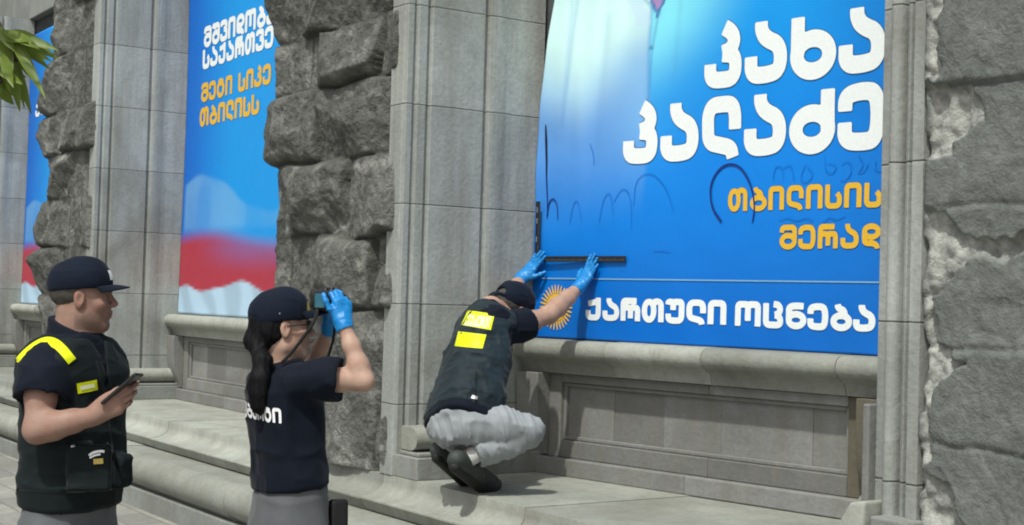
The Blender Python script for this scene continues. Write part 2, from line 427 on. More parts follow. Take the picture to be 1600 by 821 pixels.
    # ragged outline on the left side, straight dressed margin on the right
    XX = X.copy()
    tl = np.clip(1-(X-x0)/.28, 0, 1)
    XX = XX - (1 if style == 0 else 0)*tl*(left_jag*(H/amp-.45) + (.03 if style == 0 else .014)*fbm(Q*V(8, 8, 1), 3, seed+90))
    if style == 1: XX = XX + tl**6*np.clip(.004+.012*fbm(Q*V(9, 9, 1), 3, seed+90), 0, .02)
    er = sstep(x1-X, 0, .07); Y = ybase+.01 - (ybase+.01-Y)*(.15+.85*er)
    v = np.stack([XX, Y, Z], 1)
    idx = np.arange(nx*nz).reshape(nz, nx)
    f = np.stack([idx[:-1, :-1], idx[:-1, 1:], idx[1:, 1:], idx[1:, :-1]], -1).reshape(-1, 4)
    # sides, back to the wall
    nb = len(v); sl = idx[:, 0]; sr = idx[:, -1]; tp = idx[-1, :]; bt = idx[0, :]
    vL = v[sl].copy(); vL[:, 1] = back; vR = v[sr].copy(); vR[:, 1] = back
    v = np.vstack([v, vL, vR]); L0 = nb; R0 = nb+nz
    fs = f.tolist()
    for i in range(nz-1):
        fs.append([int(sl[i]), int(sl[i+1]), L0+i+1, L0+i]); fs.append([int(sr[i]), R0+i, R0+i+1, int(sr[i+1])])
    pad = 2*nz
    return mesh_obj("boulder_pier", v, fs, mat, BLD, True,
                    {'chip': np.concatenate([CH, np.zeros(pad)]), 'joint': np.concatenate([JT, np.zeros(pad)])})

rock_pier(-12.2, -10.28, .672, [1.10, 1.52, 1.95, 2.38, 2.80, 3.2, 3.65, 4.1, 4.7], .07, .11, 5, .03, ROCK_A, 0, .05)
rock_pier(-6.66, -5.20, .672, [1.12, 1.53, 1.95, 2.384, 2.793, 3.167, 3.673, 4.10, 4.7], .07, .14, 21, .0125, ROCK_A, 0, .10, bw=(1.1, 1.9))
rock_pier(-1.50, .138, .672, [1.10, 1.532, 1.927, 2.376, 2.80, 3.14, 3.58, 4.1, 4.7], .05, .145, 34, .0085, ROCK_A, 0, .05)
rock_pier(3.583, 5.60, .672, [1.19, 1.50, 1.917, 2.309, 2.74, 3.15, 3.6, 4.1, 4.7], .03, .055, 12, .008, ROCK_B, 1, .012)
ZTOP = 4.7

def jamb(x_front, x_back, y0, y1, name="window_reveal"):
    """right-facing smooth reveal with vertical mouldings; profile in (Y,dx) swept up"""
    P_ = [(-.005, -.16), (-.005, -.035), (.0, -.03), (.0, .0), (.034, .0), (.040, -.014), (.058, -.014), (.064, .002), (.112, .002), (.118, -.016), (.136, -.016), (.142, .006),
          (.455, .006), (.462, -.016), (.484, -.016), (.490, .006), (.515, .010), (.545, .009), (.580, .004), (.600, .0), (.640, -.004), (.84, -.004)]
    def fr(z, y, dx):
        t = y/.84; yy = y0+(y1-y0)*t
        return (x_front+(x_back-x_front)*t+dx, yy, z)
    b = MB(); n = len(P_)
    zs = [.672, .95, ZTOP]
    vs = [fr(z, *q) for z in zs for q in P_]
    fs = [(k*n+i, k*n+i+1, (k+1)*n+i+1, (k+1)*n+i) for k in range(len(zs)-1) for i in range(n-1)]
    b.add(vs, fs, .5)
    o = b.build(name, STONE, BLD)
    modbevel(o, .003, 2)
    # base of the reveal: block, fillet and roll
    w = MB()
    w.box((x_front-.04, y0-.002, .671), (x_front+.225, y0+.26, .785), .55)
    w.box((x_front-.04, y0+.2605, .671), (x_back+.115, y1-.02, .785), .45)
    w.box((x_front-.04, y0+.02, .7855), (x_front+.20, y0+.25, .806), .5)
    w.box((x_front-.04, y0+.2505, .7855), (x_back+.095, y1-.02, .806), .5)
    modbevel(w.build("reveal_base_block", STONE_PLAIN, BLD), .006)
    r = MB()
    def roll(xa, xb, ya, yb, ext):
        prof = [(-.04, .812), (ext-.06, .812)] + arc(ext-.06, .872, .058, -88, 88, 12) + [(-.04, .932)]
        r.extr(prof, ya, yb, lambda y, p, q: (xa+(xb-xa)*(y-ya)/(yb-ya)+p, y, q), .6)
    roll(x_front, x_front, y0+.03, y0+.245, .165); roll(x_front, x_back, y0+.246, y1-.02, .08)
    r.build("reveal_base_roll", STONE_STEP, BLD, True, 50)

jamb(.186, .203, .0, .86)
jamb(-5.172, -5.172, .062, .86)
jamb(-10.20, -10.20, .062, .86)

def right_jamb():
    """front-facing frame moulding of the right pier, and the splayed reveal behind it"""
    prof = [(2.46, 1.26), (3.365, .075), (3.365, .045), (3.412, .045), (3.416, .085), (3.428, .085)] + \
           [(3.450+.024*math.cos(rad(a)), .026-.03*math.sin(rad(a))) for a in np.linspace(170, 10, 9)] + \
           [(3.477, .055), (3.486, .055), (3.489, .022), (3.508, .012), (3.512, .034), (3.526, .034), (3.531, .003), (3.576, .003), (3.576, .12)]
    n = len(prof); zs = [.672, ZTOP]
    vs = [(p, q, z) for z in zs for p, q in prof]; fs = [(i, i+1, n+i+1, n+i) for i in range(n-1)]
    b = MB(); b.add(vs, fs, .5)
    modbevel(b.build("frame_moulding", STONE, BLD), .003)
    g = MB(); g.box((3.5765, .050, .672), (3.60, .30, ZTOP), .5); g.build('open_joint', plain_mat('rust_stained_gap', (.030, .018, .009), .9, .5, 30), BLD)
    w = MB()
    w.box((3.335, .012, .90), (3.364, .30, 1.285), .5)
    modbevel(w.build("moulding_footing", STONE_PANEL, BLD), .006)
    def cap(x0, x1, y0, y1, z0, z1, tone):      # sloped shoulder stones at the foot of the frame
        vs = [(x0, y0, z0), (x1, y0, z0), (x1, y1, z0), (x0, y1, z0), (x0+.015, y0+.02, z0+.04), (x1, y0+.02, z0+.04), (x1, y1, z0+.04), (x0+.015, y1, z0+.04), (x0+.085, y0+.035, z1-.012), (x1, y0+.035, z1), (x1, y1, z1), (x0+.085, y1, z1-.012)]
        w2.add(vs, [(0,3,2,1), (0,1,5,4), (1,2,6,5), (2,3,7,6), (3,0,4,7), (4,5,9,8), (5,6,10,9), (6,7,11,10), (7,4,8,11), (8,9,10,11)], tone)
    w2 = MB()
    cap(3.27, 3.420, -.10, .06, .80, .975, .75); cap(3.19, 3.372, .062, .34, .86, 1.00, .8)
    modbevel(w2.build("frame_foot_stone", STONE_STEP, BLD), .012, 3)
    w3 = MB()
    w3.box((3.25, -.11, .671), (3.44, .05, .798), .5); w3.box((3.175, .0505, .671), (3.40, .35, .858), .45); w3.box((3.14, .0515, .671), (3.1745, .35, .765), .4)
    w3.box((3.4405, -.06, .671), (3.598, .05, .93), .5)
    modbevel(w3.build("frame_foot_block", STONE_PLAIN, BLD), .008)
right_jamb()

def bay(ox, oy, ang, width, brown=False):
    """window bay: backing wall, bull-nosed sill, consoles, recessed panel, plinth. local a along, b out, z up"""
    d = V(math.cos(ang), math.sin(ang), 0); nn = V(math.sin(ang), -math.cos(ang), 0); O = V(ox, oy, 0)
    def fr(a, b, z): q = O+d*a+nn*b; return (q[0], q[1], z)
    rr = random.Random(int(abs(ox)*10)+2)
    w = MB(); w.box((-.35, -.25, 1.30), (width+.3, -.055, ZTOP), .5, fr)
    w.build("recess_wall", WALL_DARK, BLD)
    # sill in stones
    xs = blocks(-.02, width, .78, rr); s = MB()
    for i in range(len(xs)-1):
        e = rr.uniform(-.003, .003)
        prof = [(-.05, 1.398), (.075, 1.394)] + [(.082+.056*math.cos(rad(a)), 1.340+.054*math.sin(rad(a))) for a in np.linspace(80, -80, 12)] + \
               [(.086, 1.279), (.068, 1.272), (.058, 1.255), (.050, 1.236), (.046, 1.2155), (-.05, 1.2155)]
        s.extr([(p+e, q+e*.6) for p, q in prof], xs[i]+.0015, xs[i+1]-.0015, fr, rr.random())
    s.build("window_sill", STONE_STEP, BLD, True, 45)
    # wall under the sill: frame round a recessed panel
    pl, pr_, pb, pt = .24, width-.30, .858, 1.166
    xs = blocks(pl, pr_, .42, rr); p = MB()
    for i in range(len(xs)-1):
        p.box((xs[i]+.0008, -.10, pb-.02), (xs[i+1]-.0008, -.030+rr.uniform(-.0012, .0012), pt+.02), rr.random(), fr)
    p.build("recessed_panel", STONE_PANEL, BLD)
    q = MB()
    q.box((-.02, -.10, .764), (pl, .012, 1.2145), .45, fr)
    xs = blocks(pl+.001, pr_-.001, .9, rr)
    for i in range(len(xs)-1):
        q.box((xs[i]+.001, -.10, .764), (xs[i+1]-.001, .0115, pb), rr.random(), fr)
        q.box((xs[i]+.001, -.10, pt), (xs[i+1]-.001, .0115, 1.2145), rr.random(), fr)
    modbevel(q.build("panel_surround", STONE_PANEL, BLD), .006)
    # narrow bead round the panel
    k = MB()
    for lo, hi in (((pl+.001, -.029, pb+.001), (pl+.022, -.008, pt-.001)), ((pr_-.022, -.029, pb+.001), (pr_-.001, -.008, pt-.001)),
                   ((pl+.0225, -.029, pb+.001), (pr_-.0225, -.008, pb+.022)), ((pl+.0225, -.029, pt-.022), (pr_-.0225, -.008, pt-.001))):
        k.box(lo, hi, .6, fr)
    modbevel(k.build("panel_bead", STONE_PANEL, BLD), .005)
    sb = MB(); sb.box((pr_, -.10, .764), (width, .013, 1.2145), .4, fr)
    modbevel(sb.build("panel_end_pier", STONE_BROWN if brown else STONE_PANEL, BLD), .006)
    # curved console at each end of the sill
    for a0, a1 in ((-.012, .155), (width-.20, width-.04)):
        c = MB(); prof = [(.012, .766), (.032, .775), (.036, .80), (.056, .84), (.082, .90), (.098, .98), (.106, 1.08), (.108, 1.16), (.106, 1.213), (.012, 1.213)]
        c.extr(prof, a0, a1, fr, .45); modbevel(c.build("sill_console", STONE_BROWN if brown and a0 > 1 else STONE_PANEL, BLD, True, 50), .004)
    xs = blocks(-.02, width+.12, .95, rr); pl_ = MB()
    for i in range(len(xs)-1):
        pl_.box((xs[i]+.001, -.10, .672), (xs[i+1]-.001, .058+rr.uniform(-.002, .002), .7635), rr.random(), fr)
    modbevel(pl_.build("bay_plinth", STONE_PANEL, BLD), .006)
    return fr
RFR = bay(.201, .833, ANG, 2.34, True)
LFR = bay(-5.172, .837, 0., 3.66)
FFR = bay(-10.204, .837, 0., 3.56)
# upper wall: closes the building above the frame of view
b = MB()
b.box((-12.6, .80, ZTOP+.002), (5.6, 1.9, ZTOP+.6), .5)
modbevel(b.build("upper_wall", STONE_PLAIN, BLD), .01)
# ------------------------------------------------------------------ lettering: strokes -> 2D distance field -> outline mesh
def chaikin(p, n=3):
    p = np.array(p, float)
    for _ in range(n):
        q = [p[0]]
        for a, b in zip(p[:-1], p[1:]): q += [a*.75+b*.25, a*.25+b*.75]
        q.append(p[-1]); p = np.array(q)
    return p
def ring(cx, cy, rx, ry): return ('o', cx, cy, rx, ry)
RB = ring(.5, .33, .34, .24)
GLY = {  # width, strokes ; unit height 1, stroke centre lines
 'ა': (.92, [[(.36, 1.02), (.36, .88), (.46, .72), (.80, .58), (.80, .16), (.50, .10), (.14, .12), (.14, .44)]]),
 'ბ': (.92, [RB, [(.33, 1.02), (.36, .86), (.62, .78), (.66, .50)]]),
 'დ': (.92, [ring(.5, .68, .33, .22), [(.17, .68), (.17, .30), (.26, .20), (.60, .20), (.78, .12), (.80, -.02)]]),
 'ე': (.92, [[(.14, .60), (.14, .86), (.50, .92), (.80, .86), (.80, .12), (.50, .08), (.14, .12), (.14, .42)]]),
 'თ': (1.1, [ring(.36, .50, .235, .40), [(.58, .70), (.60, .90), (.80, .94), (.97, .84), (.97, .5), (.97, .0)]]),
 'ი': (.86, [[(.14, .0), (.14, .6), (.14, .92), (.44, .92), (.74, .92), (.74, .6), (.74, .0)]]),
 'კ': (.86, [[(.46, 1.02), (.66, .90), (.71, .74), (.60, .61), (.42, .57)], [(.42, .555), (.68, .53), (.75, .38), (.71, .12), (.42, .10), (.13, .13), (.13, .40)]]),
 'ლ': (.92, [[(.80, .46), (.80, .75), (.72, .91), (.48, .92), (.24, .91), (.15, .75), (.15, .55), (.17, .26), (.45, .20), (.72, .14), (.76, -.03)]]),
 'მ': (.92, [RB, [(.15, .70), (.18, .92), (.50, .92), (.84, .92), (.84, .6), (.84, .33)]]),
 'ნ': (.92, [RB, [(.84, .90), (.45, .92), (.16, .86), (.16, .6), (.16, .33)]]),
 'ო': (1.25, [[(.14, .0), (.14, .6), (.14, .92), (.38, .92), (.62, .92), (.62, .6), (.62, .22)], [(.62, .60), (.62, .92), (.86, .92), (1.10, .92), (1.10, .6), (1.10, .0)]]),
 'რ': (1.05, [[(.14, .0), (.14, .55), (.14, .92), (.40, .92), (.86, .92)], [(.14, .30), (.16, .62), (.36, .62), (.54, .60), (.54, .30), (.54, .12)], [(.54, .40), (.56, .62), (.74, .62), (.92, .60), (.92, .3), (.92, .0)]]),
 'ს': (.84, [[(.14, 1.0), (.14, .5), (.14, .10), (.42, .09), (.72, .10), (.74, .42), (.70, .52), (.60, .62)]]),
 'ტ': (1.0, [ring(.5, .44, .36, .36), [(.24, .80), (.40, .94), (.50, .80), (.50, .62)], [(.50, .80), (.62, .94), (.78, .78)]]),
 'უ': (.92, [[(.12, .80), (.14, .93), (.34, .93), (.38, .80), (.38, .56)], [(.38, .74), (.40, .93), (.62, .93), (.80, .92), (.80, .6), (.80, .12), (.48, .09), (.14, .12), (.14, .40)]]),
 'ქ': (.84, [[(.70, 1.03), (.70, .6), (.70, .12), (.44, .09), (.13, .12), (.13, .44)], [(.13, .74), (.40, .80), (.68, .84)]]),
 'შ': (.92, [RB, [(.14, .80), (.16, .94), (.36, .94), (.42, .76)], [(.42, .76), (.46, .94), (.70, .94), (.84, .86), (.84, .6), (.84, .33)]]),
 'ც': (.98, [[(.14, 1.0), (.14, .5), (.14, .10), (.46, .09), (.82, .10), (.84, .34), (.74, .48), (.56, .50)], [(.50, .96), (.74, .94), (.84, .74), (.74, .56), (.56, .52)]]),
 'ძ': (.92, [ring(.48, .35, .34, .27), [(.80, 1.0), (.80, .7), (.81, .35)]]),
 'ხ': (.92, [ring(.48, .35, .34, .27), [(.15, 1.0), (.15, .7), (.15, .35)]]),
 'ვ': (.86, [[(.13, .74), (.16, .92), (.48, .93), (.74, .90), (.74, .62), (.44, .56)], [(.44, .56), (.76, .54), (.78, .34), (.76, .12), (.46, .09), (.14, .12), (.14, .38)]]),
 'პ': (.92, [RB, [(.36, 1.02), (.52, .86), (.84, .80), (.84, .33)]]),
 ' ': (.55, []),
}
def seg_dist(P, A, B):
    d = B-A; t = np.clip(((P-A)@d)/max(d@d, 1e-12), 0, 1)
    q = P-(A+t[:, None]*d); return np.sqrt((q*q).sum(1))
def stroke_field(P, st, w):
    """butt-ended stroke of width w"""
    if isinstance(st, tuple):
        _, cx, cy, rx, ry = st; q = (P-V(cx, cy)); k = np.sqrt((q[:, 0]/rx)**2+(q[:, 1]/ry)**2)+1e-9
        g = np.sqrt((q[:, 0]/rx**2)**2+(q[:, 1]/ry**2)**2)+1e-9
        return np.abs(k*(k-1)/g)-w/2
    p = chaikin(st, 3); D = np.full(len(P), 9.); sl = np.linalg.norm(p[1:]-p[:-1], axis=1); cum = np.concatenate([[0], np.cumsum(sl)]); T = cum[-1]
    n0 = nrm(p[0]-p[1]); n1 = nrm(p[-1]-p[-2]); l0 = (P-p[0])@n0; l1 = (P-p[-1])@n1
    for i, (a, b) in enumerate(zip(p[:-1], p[1:])):
        q = seg_dist(P, a, b)-w/2
        if cum[i] < .62*w: q = np.maximum(q, l0)
        if T-cum[i+1] < .62*w: q = np.maximum(q, l1)
        D = np.minimum(D, q)
    return D
def contour_mesh(F, xs, ys):
    """filled polygons where F<0 (cells clipped against the zero line)"""
    v = []; f = []; cache = {}
    ny, nx = F.shape
    def vid(key, x, y):
        if key not in cache: cache[key] = len(v); v.append((x, y))
        return cache[key]
    S = F < 0
    for j in range(ny-1):
        i = 0
        while i < nx-1:
            c = S[j, i]+S[j, i+1]+S[j+1, i+1]+S[j+1, i]
            if c == 0: i += 1; continue
            if c == 4:
                k = i
                while k < nx-1 and k-i < 3 and S[j, k] and S[j, k+1] and S[j+1, k] and S[j+1, k+1]: k += 1
                lo = [vid((j, q), xs[q], ys[j]) for q in range(i, k+1)]; hi = [vid((j+1, q), xs[q], ys[j+1]) for q in range(k, i-1, -1)]
                f.append(lo+hi); i = k; continue
            cs = [(j, i), (j, i+1), (j+1, i+1), (j+1, i)]; poly = []
            for q in range(4):
                a, b = cs[q], cs[(q+1) % 4]; fa, fb = F[a], F[b]
                if fa < 0: poly.append(vid(a, xs[a[1]], ys[a[0]]))
                if (fa < 0) != (fb < 0):
                    t = fa/(fa-fb); key = (min(a, b), max(a, b))
                    poly.append(vid(key, xs[a[1]]+(xs[b[1]]-xs[a[1]])*t, ys[a[0]]+(ys[b[0]]-ys[a[0]])*t))
            if len(poly) > 2: f.append(poly)
            i += 1
    return v, f
def text2d(text, x0, x1, z0, h, w=.27, res=30, gap=.10, squeeze=None):
    """outline mesh of a word set between x0 and x1 on baseline z0 with height h"""
    W = sum(GLY[c][0] for c in text)+gap*(len(text)-1)
    sx = (x1-x0)/(W*h) if x1 is not None else 1.
    V2 = []; F2 = []; cur = 0.
    for c in text:
        gw, st = GLY[c]
        if st:
            xs = np.arange(-.12, gw+.14, 1./res); ys = np.arange(-.16, 1.18, 1./res)
            X, Y = np.meshgrid(xs, ys); P = np.stack([X.ravel(), Y.ravel()], 1)
            Fd = np.min([stroke_field(P, s, w) for s in st], 0).reshape(X.shape)
            v, f = contour_mesh(Fd, xs, ys); b = len(V2)
            V2 += [(x0+(cur+p)*h*sx, z0+q*h) for p, q in v]; F2 += [[b+i for i in g] for g in f]
        cur += gw+gap
    return V2, F2
def ribbon2d(pts, w, n=3):
    p = chaikin(pts, n); t = np.gradient(p, axis=0); t /= np.linalg.norm(t, axis=1)[:, None]+1e-9
    q = np.stack([-t[:, 1], t[:, 0]], 1); k = len(p)
    ww = (w*np.ones(k)) if np.isscalar(w) else np.interp(np.linspace(0, 1, k), np.linspace(0, 1, len(w)), w)
    v = np.vstack([p+q*ww[:, None]/2, p-q*ww[:, None]/2])
    return v.tolist(), [[i, k+i, k+i+1, i+1] for i in range(k-1)]

PRINT = print_mat("banner_print")
INK_W = ink_mat("white_print_ink", (.84, .88, .86)); INK_Y = ink_mat("yellow_print_ink", (.78, .46, .035))
INK_L = ink_mat("pale_blue_print_ink", (.20, .42, .62)); INK_E = ink_mat("dark_letter_edge_ink", (.012, .13, .34))
MARK = ink_mat("black_marker", (.010, .012, .04), .5); MARK_F = ink_mat("washed_marker", (.002, .17, .60), .5); MARK_M = ink_mat("blue_marker", (.008, .03, .20), .5)

def lerp(a, b, t): return a+(b-a)*t
def C(*c): return np.array(c, float)
def banner(name, label, fr, a0, a1, z0, z1, bulge, ink, group=None, left_in=None, res=.022):
    na = int((a1-a0)/res)+1; nz = int((z1-z0)/res)+1
    Aq, Zq = np.meshgrid(np.linspace(0, 1, na), np.linspace(z0, z1, nz))
    al = a0+(left_in(Zq) if left_in else 0); A_ = al+(a1-al)*Aq
    a = A_.ravel(); z = Zq.ravel()
    base = V(*fr(0, 0, 0))
    t = thing(name, label, "banner", tuple(V(*fr((a0+a1)/2, 0.0, z0))), group)
    v = np.array([fr(x, bulge(x, y), y) for x, y in zip(a, z)])
    idx = np.arange(na*nz).reshape(nz, na)
    f = np.stack([idx[:-1, :-1], idx[:-1, 1:], idx[1:, 1:], idx[1:, :-1]], -1).reshape(-1, 4)
    o = mesh_obj("printed_sheet", v, f.tolist(), PRINT, t, True, {'ink': ink(a, z)})
    so = o.modifiers.new("thickness", 'SOLIDIFY'); so.thickness = .0015; so.offset = -1
    return t
def lay(name, t, fr, bulge, v2, f2, mat, off):
    return mesh_obj(name, [fr(x, bulge(x, z)+off, z) for x, z in v2], f2, mat, t)

# ---- main banner
def bulgeR(a, z): return .010+.010*math.sin(a*2.1+.4)*math.sin((z-1.4)*1.3+.5)+.004*math.sin(a*5.3+z*2.2)+.0022*math.sin(z*17+a*3)*max(0, 1-a/.5)+.0016*math.sin(a*19+z*4)*max(0, 1-(z-1.4)/.5)
def leftR(Z): return .115*np.clip((Z-2.25)/1.0, 0, 1.6)**1.9
def inkR(a, z):
    n = len(a); Pq = np.stack([a, z, np.zeros(n)], 1)
    g = np.clip((z-1.4)/1.85, 0, 1.3)[:, None]; ar = np.clip(a/2.3, 0, 1.2)[:, None]
    deep = C(.000, .172, .70); mid = C(.000, .270, .94); top = C(.002, .43, 1.02)
    col = lerp(deep, mid, sstep(g, 0, .5)); col = lerp(col, top, sstep(g, .45, 1.0)*(1-.35*ar))
    col = lerp(col, C(.002, .17, .66), .55*sstep(ar, .72, 1.0))
    # the printed suit: pale cloth fading downwards into the blue
    lap = .79+.02*np.sin(z*3.)+.10*(z-2.9)*(z > 2.9)              # line of the jacket front
    left = (1-sstep(a-lap, -.012, .030))[:, None]
    lav = C(.22, .46, .96); wht = C(.92, 1.2, 1.2)
    hi = sstep(z-.55*np.abs(a-.34)+.05*vnoise(Pq*V(2.2, 1.5, 1), 5), 2.36, 2.92)[:, None]
    suit = lerp(lav, wht, hi)
    suit = lerp(suit, C(.34, .66, 1.1), (sstep(a, .45, .78)*(1-sstep(z, 2.75, 3.05)))[:, None]*.7)
    fold = (.95+.08*vnoise(Pq*V(5, .9, 1), 11)+.04*vnoise(Pq*V(13, 1.6, 1), 12))[:, None]
    fade = sstep(z+.22*(.55-a)+.08*vnoise(Pq*V(2, 1.2, 1), 3), 1.98, 2.80)[:, None]
    col = lerp(col, suit*fold, fade*left)
    rf = (sstep(z-.10*(a-.8), 2.02, 2.85)*(1-sstep(a-.30*(z-2.7), .80, 1.46)))[:, None]*(1-left)
    rcol = lerp(C(.05, .44, 1.0), C(.34, .98, 1.12), sstep(z+.35*(1.0-a), 2.62, 3.1)[:, None])
    col = lerp(col, rcol, rf*.92)
    ln = np.exp(-((a-lap)/.012)**2)[:, None]*sstep(z, 2.25, 2.6)[:, None]
    col = lerp(col, C(.10, .36, .72), ln*.42)
    ln2 = np.exp(-((a-.155-.10*np.sin((z-2.3)*1.3))/.02)**2)[:, None]*sstep(z, 2.3, 2.7)[:, None]
    col = lerp(col, C(.28, .50, .92), ln2*.25)
    # open collar at the very top
    cx = .855+.06*(z-3.08); w_ = np.clip((z-3.075)*.62, 0, .3); inn = (np.abs(a-cx) < w_)
    col[inn] = C(.55, .30, .62)
    ol = (np.abs(np.abs(a-cx)-w_) < .010) & (z > 3.06); col[ol] = C(.10, .22, .50)
    lp = (np.abs(a-(cx-w_-.10-.12*(z-3.08))) < .05) & (z > 3.02) & (z < 3.6); col[lp] = lerp(col[lp], C(.72, .86, 1.1), .5)
    for (p0, p1, wd, am) in (((.60, 3.32), (.862, 3.075), .010, .55), ((.93, 3.30), (.868, 3.075), .009, .5), ((.862, 3.075), (.828, 2.90), .009, .55), ((.828, 2.90), (.80, 2.42), .008, .4), ((.30, 3.3), (.20, 2.55), .018, .25), ((.52, 3.1), (.47, 2.35), .03, .16), ((1.02, 3.3), (.98, 2.75), .02, .16)):
        ex_, ez_ = p1[0]-p0[0], p1[1]-p0[1]; tt = np.clip(((a-p0[0])*ex_+(z-p0[1])*ez_)/(ex_**2+ez_**2), 0, 1)
        dd = np.hypot(a-p0[0]-tt*ex_, z-p0[1]-tt*ez_); col = lerp(col, C(.10, .30, .66), (np.exp(-(dd/wd)**2)*am)[:, None])
    bt = ((a-.822)**2+(z-2.905)**2) < .013**2; col[bt] = col[bt]*.6
    return np.clip(col*V(.72, .80, .78), 0, .88)
bR = banner("election_banner", "large blue banner with white headline, yellow lines and sun emblem", RFR, -.004, 2.40, 1.400, 4.3, bulgeR, inkR,
            "blue banners hung in the window bays", leftR, .0105)
def word(name, t, fr, bl, txt, x0, x1, z0, h, mat, off=.0035, w=.27, res=30, rim=0, slope=0., gap=.10):
    v, f = text2d(txt, x0, x1, z0, h, w, res, gap)
    v = [(x, z+slope*(x-x0)) for x, z in v]
    o = lay(name, t, fr, bl, v, f, mat, off)
    if rim:
        v, f = text2d(txt, x0, x1, z0, h, w+rim, max(16, res//2), gap)
        r = lay("lettering_outline", t, fr, bl, [(x, z+slope*(x-x0)) for x, z in v], f, INK_E, off-.0015)
    return o
word("headline_lettering", bR, RFR, bulgeR, 'კახა', 1.178, 2.178, 2.668, .280, INK_W, w=.29, res=36, rim=.03, gap=.10)
word("headline_lettering", bR, RFR, bulgeR, 'კალაძე', .660, 2.182, 2.324, .277, INK_W, w=.29, res=36, rim=.03, gap=.10)
word("subtitle_lettering", bR, RFR, bulgeR, 'თბილისის', 1.336, 2.180, 2.055, .108, INK_Y, w=.24, res=24, rim=.05)
word("subtitle_lettering", bR, RFR, bulgeR, 'მერად', 1.640, 2.178, 1.872, .108, INK_Y, w=.24, res=24, rim=.05)
word("footer_lettering", bR, RFR, bulgeR, 'ქართული', .415, 1.340, 1.508, .112, INK_W, w=.28, res=24)
word("footer_lettering", bR, RFR, bulgeR, 'ოცნება', 1.395, 2.165, 1.506, .112, INK_W, w=.28, res=24)
v = [(.07, 1.7185), (2.40, 1.7185), (2.40, 1.7245), (.07, 1.7245)]; nL = 40
v = [(.07+2.33*i/nL, z) for z in (1.7180, 1.7250) for i in range(nL+1)]
lay("thin_rule", bR, RFR, bulgeR, v, [[i, i+1, nL+2+i, nL+1+i] for i in range(nL)], INK_L, .0035)
# sun emblem
sv, sf = [], []
cx, cz = .188, 1.566
for k in range(30):
    a = 2*math.pi*k/30; c_, s_ = math.cos(a), math.sin(a); b = len(sv)
    for rr_, hw in ((.076, .0068), (.120, .0035), (.124, .0)):
        for sg in (-1, 1): sv.append((cx+(c_*rr_-s_*hw*sg)*1.0, cz+(s_*rr_+c_*hw*sg)))
    sf += [[b, b+1, b+3, b+2], [b+2, b+3, b+5, b+4]]
lay("emblem_ray", bR, RFR, bulgeR, sv, sf, INK_Y, .0035)
sv, sf = [], []
for k in range(48):
    a = 2*math.pi*k/48
    for rr_ in (.046, .074): sv.append((cx+math.cos(a)*rr_, cz+math.sin(a)*rr_))
for k in range(48): q = (k+1) % 48; sf.append([2*k, 2*k+1, 2*q+1, 2*q])
lay("emblem_ring", bR, RFR, bulgeR, sv, sf, INK_Y, .0036)
# marker scrawl (strong strokes) and half wiped traces
def scr(strokes, w, mat, name, off=.0052):
    for s in strokes:
        v, f = ribbon2d(s, w); lay(name, bR, RFR, bulgeR, v, f, mat, off)
scr([[(.072, 2.565), (.078, 2.46), (.088, 2.36), (.090, 2.28)]], [.006, .017, .013, .007], MARK, "marker_stroke")
scr([[(.090, 2.285), (.096, 2.20), (.10, 2.13), (.102, 2.05)], [(.100, 2.06), (.11, 2.14), (.15, 2.16), (.18, 2.12), (.185, 2.04)]], [.010, .008, .004], MARK_M, "marker_stroke")
scr([[(1.30, 2.005), (1.235, 2.08), (1.225, 2.20), (1.30, 2.285), (1.40, 2.280), (1.47, 2.19), (1.50, 2.08), (1.485, 2.00)]], [.013, .011, .008], MARK_M, "marker_stroke")
scr([[(.42, 2.44), (.45, 2.38), (.455, 2.32)], [(.74, 2.10), (.75, 2.24), (.85, 2.27), (.94, 2.20), (.99, 2.10), (1.0, 2.06)], [(.50, 2.02), (.53, 2.15), (.58, 2.18), (.60, 2.05)],
     [(.60, 2.12), (.66, 2.20), (.72, 2.16), (.73, 1.98)], [(.28, 2.02), (.30, 2.12), (.34, 2.15), (.37, 2.02)], [(.88, 1.865), (.94, 1.87), (.99, 1.86)],
     [(1.60, 2.20), (1.61, 2.26), (1.65, 2.26), (1.66, 2.20)], [(1.66, 2.25), (1.70, 2.27), (1.72, 2.19)], [(1.78, 2.26), (1.75, 2.20), (1.78, 2.17), (1.83, 2.21), (1.79, 2.25)],
     [(1.88, 2.30), (1.89, 2.22), (1.93, 2.21), (1.95, 2.25), (1.90, 2.26)], [(1.97, 2.25), (2.01, 2.27), (2.03, 2.22), (2.0, 2.18), (1.97, 2.18)],
     [(2.06, 2.29), (2.09, 2.24), (2.05, 2.21), (2.09, 2.21), (2.11, 2.25)], [(2.15, 2.26), (2.14, 2.22), (2.18, 2.21), (2.20, 2.26)],
     [(1.64, 2.005), (1.69, 2.02), (1.74, 2.0), (1.79, 2.018), (1.83, 2.0)], [(1.88, 1.99), (1.92, 2.02), (1.95, 2.0), (2.0, 2.02)]], [.003, .0045, .003], MARK_F, "faint_marker_trace", .0050)

